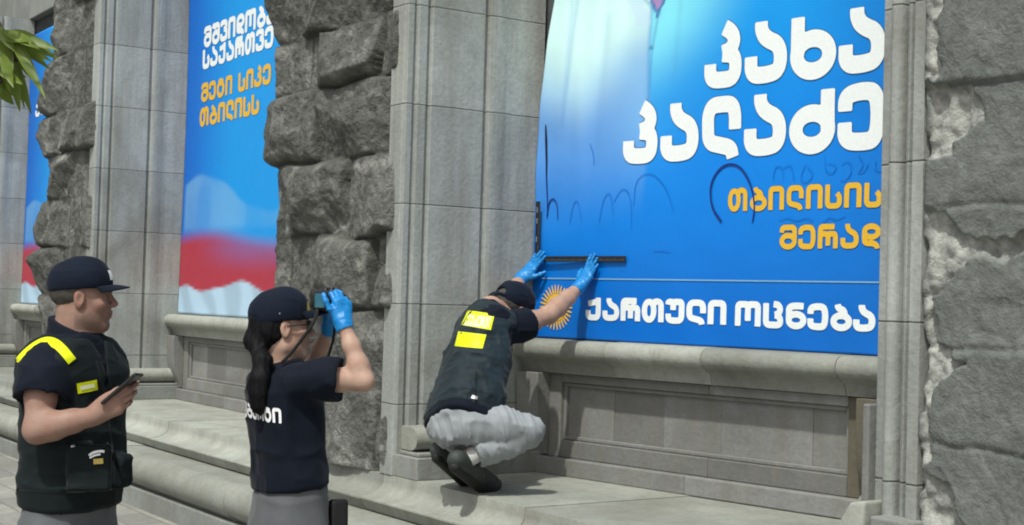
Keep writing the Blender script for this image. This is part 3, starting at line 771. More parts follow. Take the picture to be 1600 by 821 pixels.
# ---- the two banners further along
def bulgeL(a, z): return .012+.010*math.sin(a*1.7+1.)*math.sin(z*1.5)
def inkF(a, z):
    n = len(a); Pq = np.stack([a, z, np.zeros(n)+4], 1)
    col = lerp(C(.001, .18, .74), C(.002, .37, .94), sstep(a, .0, 1.2)[:, None])
    col = lerp(C(.001, .155, .66), col, (.4+.6*sstep(a, .0, .45))[:, None])
    w1 = z-(2.43+.13*np.sin(a*2.3+.6)-.10*np.clip(a-.9, 0, 1)+.03*vnoise(Pq*V(3, 3, 1), 1))
    up = sstep(z, 2.05, 2.16)*(1-sstep(w1, -.02, .02))*sstep(a, .02, .10)*(1-.55*sstep(a, 1.0, 1.7))
    col = lerp(col, C(.30, .56, .86), (up*.55*(.6+.4*sstep(vnoise(Pq*V(4, 1.8, 1), 6), -.5, .5)))[:, None])
    redt = 2.04+.035*np.sin(a*2.6-.3)-.02*a
    rd = 1-sstep(z-redt, -.06, .09+.0*a)
    red = lerp(C(.60, .04, .07), C(.36, .13, .36), sstep(a, .25, 1.5)[:, None]*sstep(z, 1.72, 2.0)[:, None])
    col = lerp(col, red, rd[:, None])
    h = 1.605+.012*np.sin(a*9+.5)+.085*np.exp(-((a-1.28)/.30)**2)+.03*np.exp(-((a-.20)/.2)**2)
    wt = (1-sstep(z-h, -.012, .014))
    whc = C(.66, .76, .94)*(.80+.22*sstep(np.sin(a*13+z*9+2*vnoise(Pq*3, 5)), -.8, .8))[:, None]
    col = lerp(col, whc, wt[:, None])
    return np.clip(col*V(.66, .80, .80), 0, .88)
bL = banner("campaign_banner", "blue banner with white and yellow slogan above red and white waves", LFR, .0, 3.35, 1.401, 4.5, bulgeL, inkF,
            "blue banners hung in the window bays")
word("slogan_lettering", bL, LFR, bulgeL, 'მშვიდობა', .365, 1.835, 3.660, .165, INK_W, w=.27, res=20)
word("slogan_lettering", bL, LFR, bulgeL, 'საქართვე', .352, 1.82, 3.480, .160, INK_W, w=.27, res=20)
word("slogan_lettering", bL, LFR, bulgeL, 'მეტი სიკე', .335, 1.80, 3.200, .150, INK_Y, w=.26, res=20)
word("slogan_lettering", bL, LFR, bulgeL, 'თბილისს', .325, 1.59, 2.990, .155, INK_Y, w=.26, res=20)
bF = banner("campaign_banner", "farthest blue banner, a narrow strip showing beyond the leftmost boulder pier", FFR, .0, 3.3, 1.401, 4.5, bulgeL, inkF,
            "blue banners hung in the window bays")
word("slogan_lettering", bF, FFR, bulgeL, 'ქართული', .28, 1.9, 3.540, .155, INK_W, w=.27, res=20)

# ---- right-angled photo scale held against the main banner
RUL = plain_mat("black_scale_plastic", (.014, .014, .015), .45, .2, 80); RULM = ink_mat("scale_marks", (.22, .22, .21))
o_ = RFR(.06, .03, 1.83)
rt = thing("photo_scale", "black right-angled measuring scale with pale marks held against the blue banner", "scale ruler", o_)
def rbox(lo, hi):
    m_ = MB()
    m_.box(lo, hi, .5, RFR); return m_
zb = .034
modbevel(rbox((.068, zb, 1.811), (.706, zb+.004, 1.841)).build("horizontal_arm", RUL, rt), .0008, 1)
modbevel(rbox((.038, zb+.0045, 1.800), (.070, zb+.0085, 2.142)).build("vertical_arm", RUL, rt), .0008, 1)
tk = MB()
for i in range(62):
    a = .075+i*.0101; tk.box((a, zb+.0042, 1.817), (a+.0016, zb+.0046, 1.817+(.011 if i % 5 == 0 else .006)), .5, RFR)
for i in range(30):
    z = 1.84+i*.0101; tk.box((.058 if i % 5 == 0 else .062, zb+.0087, z), (.067, zb+.0091, z+.0016), .5, RFR)
for z in (1.92, 2.02, 2.08): tk.box((.046, zb+.0087, z), (.053, zb+.0091, z+.030), .5, RFR)
tk.build("scale_mark", RULM, rt)
# ------------------------------------------------------------------ implicit surfaces for figures (smooth unions meshed by surface nets)
class SDF:
    def __init__(s, lo, hi, h):
        s.h = h; s.lo = np.array(lo, float)-3*h; n = np.ceil((np.array(hi, float)+3*h-s.lo)/h).astype(int)+1
        s.n = n; s.F = np.full(n, 1.0, np.float32)
        s.ax = [s.lo[i]+h*np.arange(n[i]) for i in range(3)]
    def _win(s, lo, hi, k):
        m = k+3.5*s.h; sl = []
        for i in range(3):
            a = int(max(0, math.floor((lo[i]-m-s.lo[i])/s.h))); b = int(min(s.n[i], math.ceil((hi[i]+m-s.lo[i])/s.h)+1))
            if b <= a: return None
            sl.append(slice(a, b))
        return tuple(sl)
    def _pts(s, sl):
        return (s.ax[0][sl[0]][:, None, None], s.ax[1][sl[1]][None, :, None], s.ax[2][sl[2]][None, None, :])
    def _put(s, d, sl, k, op):
        c = s.F[sl]
        if op == 'u':
            if k > 0:
                h = np.clip(.5+.5*(c-d)/k, 0, 1); r = c*(1-h)+d*h-k*h*(1-h)
            else: r = np.minimum(c, d)
        else:
            if op == 's': d = -d
            if k > 0:
                h = np.clip(.5-.5*(c-d)/k, 0, 1); r = c*(1-h)+d*h+k*h*(1-h)
            else: r = np.maximum(c, d)
        s.F[sl] = r.astype(np.float32)
    def cone(s, a, b, ra, rb=None, k=.02, op='u'):
        a = np.array(a, float); b = np.array(b, float); rb = ra if rb is None else rb; m = max(ra, rb)
        sl = s._win(np.minimum(a, b)-m, np.maximum(a, b)+m, k)
        if sl is None: return s
        X, Y, Z = s._pts(sl); d = b-a; L2 = max(d@d, 1e-12)
        t = np.clip(((X-a[0])*d[0]+(Y-a[1])*d[1]+(Z-a[2])*d[2])/L2, 0, 1)
        q = np.sqrt((X-a[0]-t*d[0])**2+(Y-a[1]-t*d[1])**2+(Z-a[2]-t*d[2])**2)-(ra+(rb-ra)*t)
        s._put(q, sl, k, op); return s
    def chain(s, pts, rs, k=.02):
        for i in range(len(pts)-1): s.cone(pts[i], pts[i+1], rs[i], rs[i+1], k)
        return s
    def ell(s, c, r, ax=None, k=.02, op='u', sup=None):
        c = np.array(c, float); r = np.array(r, float); m = max(r)
        sl = s._win(c-m, c+m, k)
        if sl is None: return s
        X, Y, Z = s._pts(sl); P = (X-c[0], Y-c[1], Z-c[2])
        if ax is None: ax = np.eye(3)
        q = [P[0]*a[0]+P[1]*a[1]+P[2]*a[2] for a in ax]
        k0 = np.sqrt(sum((q[i]/r[i])**2 for i in range(3)))+1e-9; k1 = np.sqrt(sum((q[i]/r[i]**2)**2 for i in range(3)))+1e-9
        s._put(k0*(k0-1)/k1, sl, k, op); return s
    def box(s, c, h, ax=None, rnd=.01, k=.0, op='u'):
        c = np.array(c, float); m = float(np.linalg.norm(h))
        sl = s._win(c-m, c+m, k)
        if sl is None: return s
        X, Y, Z = s._pts(sl); P = (X-c[0], Y-c[1], Z-c[2]); ax = np.eye(3) if ax is None else ax
        q = [np.abs(P[0]*a[0]+P[1]*a[1]+P[2]*a[2])-(h[i]-rnd) for i, a in enumerate(ax)]
        o = np.sqrt(sum(np.maximum(x, 0)**2 for x in q)); i_ = np.minimum(np.maximum(np.maximum(q[0], q[1]), q[2]), 0)
        s._put(o+i_-rnd, sl, k, op); return s
    def loft(s, p0, p1, side, prof, k=.02, op='u', sup=2.5, ends=.02):
        """elliptic (super-elliptic) trunk from p0 to p1. prof: (t, half width, half depth, shift side, shift front)"""
        p0 = np.array(p0, float); p1 = np.array(p1, float); d = p1-p0; L = np.linalg.norm(d); u = d/L
        sd = np.array(side, float); sd = nrm(sd-u*(sd@u)); fr = np.cross(u, sd)   # front
        pr = np.array(prof, float); m = pr[:, 1:3].max()+np.abs(pr[:, 3:]).max()+.02
        sl = s._win(np.minimum(p0, p1)-m, np.maximum(p0, p1)+m, k)
        if sl is None: return s
        X, Y, Z = s._pts(sl); P = (X-p0[0], Y-p0[1], Z-p0[2])
        t = (P[0]*u[0]+P[1]*u[1]+P[2]*u[2])/L; x = P[0]*sd[0]+P[1]*sd[1]+P[2]*sd[2]; y = P[0]*fr[0]+P[1]*fr[1]+P[2]*fr[2]
        tt = np.clip(t, 0, 1).ravel(); g = lambda j: np.interp(tt, pr[:, 0], pr[:, j]).reshape(t.shape)
        # smooth the profile a little
        a, b = g(1), g(2); x = x-g(3); y = y-g(4)
        kk = (np.abs(x/a)**sup+np.abs(y/b)**sup)**(1/sup)
        q = (kk-1)*np.minimum(a, b)*.9
        e = np.maximum(-t, t-1)*L
        q = np.where((q > -ends) & (e > -ends), np.sqrt(np.maximum(q+ends, 0)**2+np.maximum(e+ends, 0)**2)-ends, np.maximum(q, e))
        s._put(q, sl, k, op); return s
    def plane(s, p, n, k=0.):
        """keep the side where (x-p).n < 0"""
        n = nrm(n); X, Y, Z = s._pts((slice(0, s.n[0]), slice(0, s.n[1]), slice(0, s.n[2])))
        s._put((X-p[0])*n[0]+(Y-p[1])*n[1]+(Z-p[2])*n[2], (slice(0, s.n[0]), slice(0, s.n[1]), slice(0, s.n[2])), k, 'i'); return s
    def mesh(s, smooth=1):
        F = s.F.copy()
        for i in range(3):
            sl = [slice(None)]*3; sl[i] = 0; F[tuple(sl)] = np.maximum(F[tuple(sl)], .01); sl[i] = -1; F[tuple(sl)] = np.maximum(F[tuple(sl)], .01)
        S = F < 0; c = np.zeros(np.array(S.shape)-1, np.int8); w = lambda a, b, d: (slice(a, a+c.shape[0]), slice(b, b+c.shape[1]), slice(d, d+c.shape[2]))
        for a in (0, 1):
            for b in (0, 1):
                for d in (0, 1): c += S[w(a, b, d)]
        act = np.argwhere((c > 0) & (c < 8)); idx = np.full(c.shape, -1, np.int64); idx[tuple(act.T)] = np.arange(len(act))
        acc = np.zeros((len(act), 3)); cnt = np.zeros(len(act))
        cor = [(a, b, d) for a in (0, 1) for b in (0, 1) for d in (0, 1)]
        for p in cor:
            for axn in range(3):
                if p[axn]: continue
                q = list(p); q[axn] = 1
                f0 = F[tuple((act+p).T)]; f1 = F[tuple((act+q).T)]; ok = (f0 < 0) != (f1 < 0)
                t = np.where(ok, f0/np.where(ok, f0-f1, 1), 0); v = np.tile(np.array(p, float), (len(act), 1)); v[:, axn] = t
                acc += v*ok[:, None]; cnt += ok
        vt = (act+acc/cnt[:, None])*s.h+s.lo
        fs = []
        for axn in range(3):
            u_, v_ = (axn+1) % 3, (axn+2) % 3
            lo = [slice(None)]*3; hi = [slice(None)]*3; lo[axn] = slice(0, -1); hi[axn] = slice(1, None)
            A, B = S[tuple(lo)], S[tuple(hi)]; e = np.argwhere(A != B)
            ok = (e[:, u_] > 0) & (e[:, v_] > 0) & (e[:, u_] < c.shape[u_]) & (e[:, v_] < c.shape[v_]); e = e[ok]
            du = np.zeros(3, int); du[u_] = 1; dv = np.zeros(3, int); dv[v_] = 1
            q = np.stack([idx[tuple((e-du-dv).T)], idx[tuple((e-dv).T)], idx[tuple(e.T)], idx[tuple((e-du).T)]], 1)
            fl = A[tuple(e.T)]; q[~fl] = q[~fl][:, ::-1]; fs.append(q)
        fs = np.vstack(fs); vt = smooth_verts(vt, fs, smooth)
        return vt, fs
def smooth_verts(v, f, it, lam=.5):
    if it <= 0: return v
    E = np.vstack([f[:, [0, 1]], f[:, [1, 2]], f[:, [2, 3]], f[:, [3, 0]]]); n = len(v)
    E = np.vstack([E, E[:, ::-1]]); deg = np.bincount(E[:, 0], minlength=n)+1e-9
    for _ in range(it):
        a = np.stack([np.bincount(E[:, 0], v[E[:, 1], i], minlength=n) for i in range(3)], 1)/deg[:, None]
        v = v+lam*(a-v)
    return v
def vnormals(v, f):
    a = np.cross(v[f[:, 2]]-v[f[:, 0]], v[f[:, 3]]-v[f[:, 1]]); n = np.zeros_like(v)
    for k in range(4):
        for i in range(3): n[:, i] += np.bincount(f[:, k], a[:, i], minlength=len(v))
    return n/(np.linalg.norm(n, axis=1)[:, None]+1e-12)
def folds(v, f, amp, freq=(9, 9, 22), seed=1, dirs=None, ridge=.6):
    """cloth folds: anisotropic ridged noise along normals"""
    n = vnormals(v, f); P = v if dirs is None else v@np.array(dirs).T
    wv = P+.03*np.stack([vnoise(P*6, seed+1), vnoise(P*6, seed+2), vnoise(P*6, seed+3)], 1)
    r = 1-np.abs(vnoise(wv*np.array(freq), seed)); r2 = fbm(wv*np.array(freq)*.45, 2, seed+5)
    return v+n*(amp*(ridge*(r**2-.45)+(1-ridge)*r2))[:, None]
def part(name, vf, mat, parent, attr=None): return mesh_obj(name, vf[0], vf[1].tolist(), mat, parent, True, attr)

def frame(fwd, up):
    f = nrm(fwd); r = nrm(np.cross(f, up)); u = np.cross(r, f); return np.array([r, f, u])   # rows right, front, up
def rot(v, axis, deg):
    a = nrm(axis); t = rad(deg); v = np.array(v, float)
    return v*math.cos(t)+np.cross(a, v)*math.sin(t)+a*(a@v)*(1-math.cos(t))

# ---- anatomy
def add_head(S, c, ax, sc=1., woman=False):
    """c: centre of the head at eye level; ax rows right/front/up"""
    w = lambda x, y, z: np.array(c)+(ax[0]*x+ax[1]*y+ax[2]*z)*sc
    e = lambda p, r, k=.02, op='u': S.ell(w(*p), np.array(r)*sc, ax, k*sc, op)
    n = lambda a, b, ra, rb, k=.01, op='u': S.cone(w(*a), w(*b), ra*sc, rb*sc, k*sc, op)
    e((0, -.018, .038), (.074, .094, .080))
    e((0, .020, -.022), (.063, .072, .082), .03)
    e((0, .010, -.065), (.052, .066, .046), .03)
    n((-.046, .0, -.070), (-.014, .068, -.098), .020, .018, .03); n((.046, .0, -.070), (.014, .068, -.098), .020, .018, .03)
    e((0, .074, -.100), (.022, .018, .017), .02)
    for s_ in (-1, 1):
        e((s_*.036, .064, -.022), (.026, .024, .022), .02)
        n((s_*.010, .090, .026), (s_*.046, .074, .026), .010, .009, .012)
        e((s_*.032, .094, .006), (.016, .014, .011), .010, 's')
        e((s_*.031, .076, .004), (.0135, .0125, .0125), .003)
        e((s_*.075, -.006, -.004), (.010, .020, .031), .006)
        e((s_*.083, -.001, -.002), (.006, .011, .018), .004, 's')
        e((s_*.074, -.004, -.030), (.008, .011, .011), .006)
        n((s_*.014, .092, -.028), (s_*.010, .100, -.028), .0085, .007, .006)
    n((0, .086, .018), (0, .112, -.018), .0085, .0105, .010)
    e((0, .110, -.022), (.0125, .0115, .0105), .008)
    e((0, .080, -.055), (.030, .020, .022), .015)
    n((-.020, .090, -.0515), (0, .0985, -.0505), .004, .0062, .006); n((.020, .090, -.0515), (0, .0985, -.0505), .004, .0062, .006)
    n((-.018, .089, -.0635), (0, .0955, -.0645), .004, .0070, .006); n((.018, .089, -.0635), (0, .0955, -.0645), .004, .0070, .006)
    n((-.020, .096, -.0572), (.020, .096, -.0572), .0022, .0022, .003, 's')
    return w
def head_attr(v, c, ax, sc, stubble=True):
    q = (v-np.array(c))@ax.T/sc
    near = (np.abs(q) < .16).all(1)
    lip = np.exp(-((q[:, 0]/.022)**2+((q[:, 2]+.057)/.011)**2))*(q[:, 1] > .08)
    nose = np.exp(-((q[:, 0]/.02)**2+((q[:, 2]+.02)/.018)**2))*(q[:, 1] > .09)*.4
    chk = np.exp(-(((np.abs(q[:, 0])-.045)/.025)**2+((q[:, 2]+.03)/.03)**2))*(q[:, 1] > .02)*.35
    ear = (np.abs(q[:, 0]) > .070)*(np.abs(q[:, 2]) < .05)*.4
    bl = np.clip(lip+nose+chk+ear, 0, 1)*near
    st = sstep(-q[:, 2], .035, .07)*(q[:, 1] > -.02)*(np.abs(q[:, 2]) < .115)*near if stubble else 0*bl
    return {'blush': bl, 'stubble': st*(1-lip)}
def add_hand(S, wr, d, pn, thumb, curls, sc=1., ofs=0., thumb_dir=None, spread=1., tcurl=15, k=.009):
    """wr wrist centre, d hand direction, pn palm normal (side the palm faces), thumb: unit vector towards thumb side.
    curls: per finger (index..little) three bend angles towards the palm"""
    d = nrm(d); th = nrm(thumb-d*(np.array(thumb)@d)); pn = nrm(np.array(pn)-d*(np.array(pn)@d)); pn = nrm(pn-th*(pn@th))
    wr = np.array(wr, float); q = lambda a, b, c_=0.: wr+(d*a+th*b+pn*c_)*sc
    lat = [.0275, .0095, -.0090, -.0260]; kn = [.088, .093, .088, .080]
    ln = [(.043, .026, .021), (.047, .030, .022), (.043, .028, .021), (.034, .020, .018)]
    rd = [(.0092, .0084, .0074), (.0094, .0086, .0076), (.0088, .0080, .0072), (.0078, .0070, .0064)]
    o = ofs
    S.cone(q(-.01, 0), q(.02, .0), (.027+o)*sc, (.027+o)*sc, .02)
    for i in range(4):
        S.cone(q(.012, lat[i]*.55), q(kn[i], lat[i]), (.0135+o)*sc, (.0112+o)*sc, .016)
        S.cone(q(.02, lat[i]*.6, .006), q(kn[i]*.9, lat[i], .003), (.012+o)*sc, (.0105+o)*sc, .014)
        p = q(kn[i], lat[i]); dd = nrm(d+th*(lat[i]*2.6*spread)); ax_ = np.cross(dd, pn)
        for j in range(3):
            dd = rot(dd, ax_, curls[i][j]); e = p+dd*ln[i][j]*sc
            S.cone(p, e, (rd[i][j]+o)*sc, (rd[i][min(2, j+1)]*(1. if j < 2 else .9)+o)*sc, .004); p = e
    S.cone(q(.012, .016, .006), q(.052, .030, .010), (.015+o)*sc, (.012+o)*sc, .016)
    td = nrm(thumb_dir) if thumb_dir is not None else nrm(d*.75+th*.75+pn*.25)
    p = q(.030, .026, .008); ax_ = np.cross(td, nrm(d*.6-th*.5+pn*.4))
    for L_, ra, rb in ((.040, .0128, .0108), (.032, .0105, .0098), (.027, .0098, .0080)):
        e = p+td*L_*sc; S.cone(p, e, (ra+o)*sc, (rb+o)*sc, .007); p = e; td = rot(td, ax_, tcurl)

def add_cap_visor(name, c, ax, sc, mat, parent, z0=.030, length=.075, half=.074, droop=.022, y0=.070, tilt=-.05):
    nu, nv = 25, 12; top = []
    for j in range(nv):
        r = j/(nv-1)
        for i in range(nu):
            th = (i/(nu-1)*2-1); a = th*rad(78)
            ex = half*1.0*math.sin(a); ey = y0-.052+ (.058)*math.cos(a)
            reach = length*max(0, math.cos(th*rad(82)))**.55
            x = ex*(1+.04*r); y = ey+reach*r
            z = z0 - droop*(th**2)*(.3+.7*r) + tilt*reach*r - .012*r*r
            top.append(np.array(c)+(ax[0]*x+ax[1]*y+ax[2]*z)*sc)
    fs = [[j*nu+i, j*nu+i+1, (j+1)*nu+i+1, (j+1)*nu+i] for j in range(nv-1) for i in range(nu-1)]
    o = mesh_obj(name, top, fs, mat, parent, True)
    so = o.modifiers.new("thickness", 'SOLIDIFY'); so.thickness = .004; so.offset = 0
    return o
def cap_crown(c, ax, sc, h=.0045, z0=.024, puff=.0):
    w = lambda x, y, z: np.array(c)+(ax[0]*x+ax[1]*y+ax[2]*z)*sc
    S = SDF(w(0, 0, 0)-.16, w(0, 0, 0)+.18, h)
    S.ell(w(0, -.016, .046), np.array((.084, .104, .084+puff))*sc, ax, .0)
    S.ell(w(0, .020, .058), np.array((.070, .072, .070+puff))*sc, ax, .04)
    S.plane(w(0, .05, z0+.004), -(ax[2]*1-ax[1]*.10), .004)
    return S
def decal(target, o, u, vv, n, pts, faces, name, mat, parent, off=.003, sub=0):
    """drop a flat outline (u,v coords about o) on to a mesh along -n"""
    bv = target; vs = []; bad = set()
    last = 0.
    for x, y in pts:
        p = o+u*x+vv*y+n*.25; hit = bv.ray_cast(Vector(p), Vector(-n), .6)
        if hit[0] is None: q = o+u*x+vv*y+n*last; bad.add(len(vs))
        else:
            q = np.array(hit[0])+np.array(n)*off; last = (q-o)@n
        vs.append(q)
    faces = [g for g in faces if not any(i in bad for i in g)]
    return mesh_obj(name, vs, faces, mat, parent, True)
def bvh(vf): return BVHTree.FromPolygons(vf[0].tolist(), vf[1].tolist())
def grid2d(w, h, nu=14, nv=8, fn=None):
    p = [((i/nu-.5)*w, (j/nv-.5)*h) for j in range(nv+1) for i in range(nu+1)]
    if fn: p = [fn(*q) for q in p]
    return p, [[j*(nu+1)+i, j*(nu+1)+i+1, (j+1)*(nu+1)+i+1, (j+1)*(nu+1)+i] for j in range(nv) for i in range(nu)]

SKIN_M = skin_mat("skin_tan", (.30, .190, .145)); SKIN_W = skin_mat("skin_light", (.43, .295, .225)); SKIN_C = skin_mat("skin_warm", (.41, .268, .196))
NAVY = cloth_mat("navy_jersey", (.0022, .0048, .012), sheen=.05); NAVY2 = cloth_mat("navy_cap_twill", (.003, .007, .017), weave=500, sheen=.05)
VESTM = cloth_mat("dark_vest_nylon", (.0042, .0085, .0095), .75, .25, 500, .05, .2); VESTB = cloth_mat("dark_teal_vest_nylon", (.010, .0195, .025), .7, .25, 500, .08, .25)
VESTD = cloth_mat("vest_binding", (.007, .010, .012))
GREY = cloth_mat("grey_trouser_cloth", (.10, .105, .112), .9, .12, 800); GREYL = cloth_mat("pale_grey_trouser_cloth", (.27, .288, .30), .9, .12, 800)
HAIR = plain_mat("black_hair", (.004, .004, .005), .65, .4, 300, .15, .6); HAIRS = plain_mat("cropped_hair", (.055, .048, .042), .7, .4, 300, .3, .5)
m_, N_, L_, P_ = mat_new("blue_nitrile"); P_.inputs['Base Color'].default_value = (.008, .20, .52, 1); P_.inputs['Roughness'].default_value = .38; P_.inputs['Specular IOR Level'].default_value = .45
nbump(N_, L_, nnoise(N_, L_, 120, 4, .6, geo_pos(N_), .5), .5, .003, P_); GLOVE = m_
YEL = ink_mat("fluorescent_yellow", (.66, .72, .006), .5, .08); YELW = ink_mat("silver_reflective_print", (.85, .87, .55), .35)
WHT = ink_mat("white_shirt_print", (.88, .88, .88), .5); SHOE = plain_mat("dark_shoe", (.030, .036, .034), .6, .35, 60, .4, .3); SOLE = plain_mat("black_rubber_sole", (.010, .011, .010), .7, .3, 90)
SOCK = cloth_mat("pale_sock", (.50, .50, .49), .9, .1, 300); BLK = plain_mat("black_plastic", (.010, .010, .011), .32, .2, 90, .5); GLASS_D = plain_mat("lens_sheen", (.35, .42, .46), .12, 0, 60, .7)
METAL = plain_mat("bright_metal", (.6, .6, .58), .3, .1, 60, .5, 0., .9); EYEW = plain_mat("eye_white", (.30, .28, .26), .35); IRIS = plain_mat("iris_brown", (.02, .012, .008), .2)
STRAP = cloth_mat("black_strap", (.012, .014, .012)); BADGE = ink_mat("badge_gold", (.55, .42, .10))

def eyes(par, w, sc, body):
    for s_ in (-1, 1):
        S = SDF(w(s_*.031, .078, .004)-.02*sc, w(s_*.031, .078, .004)+.02*sc, .0022); S.ell(w(s_*.031, .0780, .004), V(.0105, .0095, .0075)*sc, None, 0)
        e = part("eye", S.mesh(1), EYEW, body)
        S = SDF(w(s_*.031, .088, .004)-.01, w(s_*.031, .088, .004)+.01, .0016); S.ell(w(s_*.0315, .0855, .004), V(.0050, .0032, .0050)*sc, None, 0); part("iris", S.mesh(1), IRIS, e)
        S = SDF(w(s_*.03, .09, .026)-.04, w(s_*.03, .09, .026)+.04, .0026); S.cone(w(s_*.012, .0985, .024), w(s_*.048, .082, .025), .0036*sc, .0024*sc, 0); part("eyebrow", S.mesh(1), HAIRS, body)
# ------------------------------------------------------------------ person: man in a utility vest with a phone, in profile at the left
def man_phone():
    D0 = 4.75; ppm = FPX/D0
    def P(px, py, tc=0.): return at(px, py, D0-tc)          # tc: metres towards the viewer
    fwd = nrm(RH*math.cos(rad(22))-FH*math.sin(rad(22))); side = nrm(np.cross(fwd, ZU))   # side: his right, towards the viewer
    hip = P(106, 812); base = np.array([hip[0], hip[1], 0.])
    t = thing("person", "man in dark vest and cap standing in profile, holding a phone", "person", tuple(base))
    pel = P(106, 800); chest = P(100, 610); neckb = P(116, 522)
    hc = P(129, 465); hax = frame(nrm(RH*.97+FH*.22), nrm(ZU+RH*.03)); sc = .94
    shR = P(70, 566, .15); elR = P(58, 672, .24); wrR = P(147, 650, .235)
    shL = P(140, 556, -.17); elL = P(120, 690, -.25); wrL = P(110, 800, -.22)
    # ---- body
    lo = np.minimum.reduce([pel, hc, elR, wrR, elL])-V(.35, .35, 0); hi = np.maximum.reduce([pel, hc, elR, wrR, elL])+V(.35, .35, .2); lo[2] = .0
    S = SDF(lo, hi, .0052)
    w = add_head(S, hc, hax, sc)
    S.chain([w(0, -.03, -.055), neckb+V(0, 0, .01), neckb-V(0, 0, .05)], [.054, .060, .085], .03)
    S.loft(pel-V(0, 0, .06), neckb-V(0, 0, .02), side, [(0, .125, .09, 0, 0), (.35, .13, .10, 0, .01), (.75, .165, .11, 0, 0), (1, .10, .07, 0, 0)], .04)
    for sh, el, wr_ in ((shR, elR, wrR), (shL, elL, wrL)):
        S.chain([sh-V(0, 0, .02), sh+(el-sh)*.5, el], [.046, .046, .041], .03)
        S.chain([el, el+(wr_-el)*.28, el+(wr_-el)*.62, wr_], [.041, .043, .035, .0265], .025)
    for s_ in (1, -1):
        hj = pel+side*s_*.075-V(0, 0, .02); kn = V(hj[0], hj[1], .46); an = V(hj[0], hj[1], .08)+side*s_*.01
        S.chain([hj-V(0, 0, .03), kn, an], [.066, .052, .042], .03); S.cone(an-V(0, 0, .03), an-V(0, 0, .035)+fwd*.16, .036, .03, .02)
    # phone hand
    hd = nrm(wrR-elR); dd = nrm(RH*.86+ZU*.52+FH*-.05)
    add_hand(S, wrR, dd, nrm(-FH*-.75+ZU*.42-RH*.25), nrm(ZU*.75-RH*.35-FH*.25), [(18, 30, 18), (22, 34, 20), (28, 40, 22), (34, 44, 26)], 1.0, 0., nrm(RH*.75+ZU*.62-FH*.06), .8, 8)
    add_hand(S, wrL, nrm(-ZU+RH*.1), nrm(-FH*-1), RH, [(30, 30, 20)]*4, 1.0)
    v, f = S.mesh(1); bd = part("body", (v, f), SKIN_M, t, head_attr(v, hc, hax, sc))
    eyes(t, w, sc, bd)
    # ---- hair under the cap
    S = SDF(w(0, 0, 0)-.15, w(0, 0, 0)+.15, .0045)
    S.ell(w(0, -.022, .028), V(.0765, .095, .082)*sc, hax, 0); S.plane(w(0, .012, 0), nrm(hax[1]*1+hax[2]*.25), .01); S.plane(w(0, -.05, -.050), nrm(-hax[2]-hax[1]*.5), .01)
    v, f = S.mesh(1); part("hair", (folds(v, f, .003, (70, 70, 40), 3), f), HAIRS, t)
    # ---- cap
    S = cap_crown(hc, hax, sc*1.03, .0045, .030, .006); v, f = S.mesh(2); vf = (folds(v, f, .004, (16, 16, 26), 8), f)
    cp = part("cap", vf, NAVY2, t); tree = bvh(vf)
    add_cap_visor("visor", hc+hax[2]*.004, hax, sc*1.03, NAVY2, cp, z0=.040, length=.068, droop=.018, tilt=.10, y0=.083)
    S = SDF(w(0, 0, .132)-.02, w(0, 0, .132)+.02, .003); S.ell(w(0, -.012, .138), V(.007, .007, .004), hax, 0); part("cap_button", S.mesh(1), NAVY2, cp)
    # cap badge on the front
    n_ = nrm(hax[1]*.9+hax[2]*.35-FH*.0+hax[0]*.15); u_ = nrm(np.cross(ZU, n_)); vv = np.cross(n_, u_)
    pts, fs = grid2d(.042, .034, 8, 6); decal(tree, w(.012, .085, .078), u_, vv, n_, pts, fs, "cap_badge", WHT, cp, .002)
    # ---- shirt: trunk and short sleeves
    S = SDF(lo+V(0, 0, .55), hi, .0062)
    prof = [(0, .160, .122, 0, .01), (.25, .160, .128, 0, .014), (.55, .170, .126, 0, .012), (.82, .190, .12, 0, 0), (.93, .15, .10, 0, 0), (1, .085, .075, 0, .0)]
    S.loft(pel-V(0, 0, .0), neckb+V(0, 0, .012), side, prof, .03)
    for sh, el in ((shR, elR), (shL, elL)):
        e2 = sh+(el-sh)*.74; S.chain([sh-V(0, 0, .012), sh+(el-sh)*.3, e2], [.066, .074, .080], .05); 
    Sx = S
    for sh, el in ((shR, elR), (shL, elL)):
        e2 = sh+(el-sh)*.72; Sx.cone(e2+(el-sh)*.16, e2+(el-sh)*.30, .11, .11, .004, 's')
    # collar
    v, f = S.mesh(1); v = folds(v, f, .010, (7, 7, 16), 4); v = folds(v, f, .004, (18, 18, 30), 6, None, .8); part("shirt", (v, f), NAVY, t)
    S = SDF(neckb-.16, neckb+.16, .0045)
    S.chain([neckb-V(0, 0, .03)+fwd*.0, neckb+V(0, 0, .040)-fwd*.012], [.094, .078], .0)
    S.cone(neckb+V(0, 0, .02)+fwd*.02, neckb+V(0, 0, .15)+fwd*.03, .066, .075, .004, 's'); S.plane(neckb+V(0, 0, .050)-fwd*.05, nrm(ZU+fwd*.32), .006)
    part("collar", S.mesh(1), NAVY, t)
    # ---- vest
    S = SDF(lo+V(0, 0, .5), hi, .0058)
    vp = [(0, .172, .138, 0, .010), (.10, .175, .143, 0, .014), (.30, .175, .146, 0, .016), (.55, .182, .140, 0, .012), (.78, .204, .142, 0, .004), (.88, .200, .128, 0, 0), (.95, .155, .108, 0, 0), (1, .10, .085, 0, -.004)]
    S.loft(P(104, 791), neckb+V(0, 0, .0), side, vp, .0, sup=2.7)
    for sh in (shR, shL):
        sg = 1 if sh is shR else -1
        S.ell(sh+side*sg*.105-V(0, 0, .105), V(.078, .088, .125), np.array([side, fwd, ZU]), .02, 's')
    S.cone(neckb+fwd*.05+V(0, 0, .00), neckb+fwd*.13-V(0, 0, .16), .055, .012, .015, 's')
    S.cone(neckb, neckb+V(0, 0, .1), .085, .095, .01, 's')
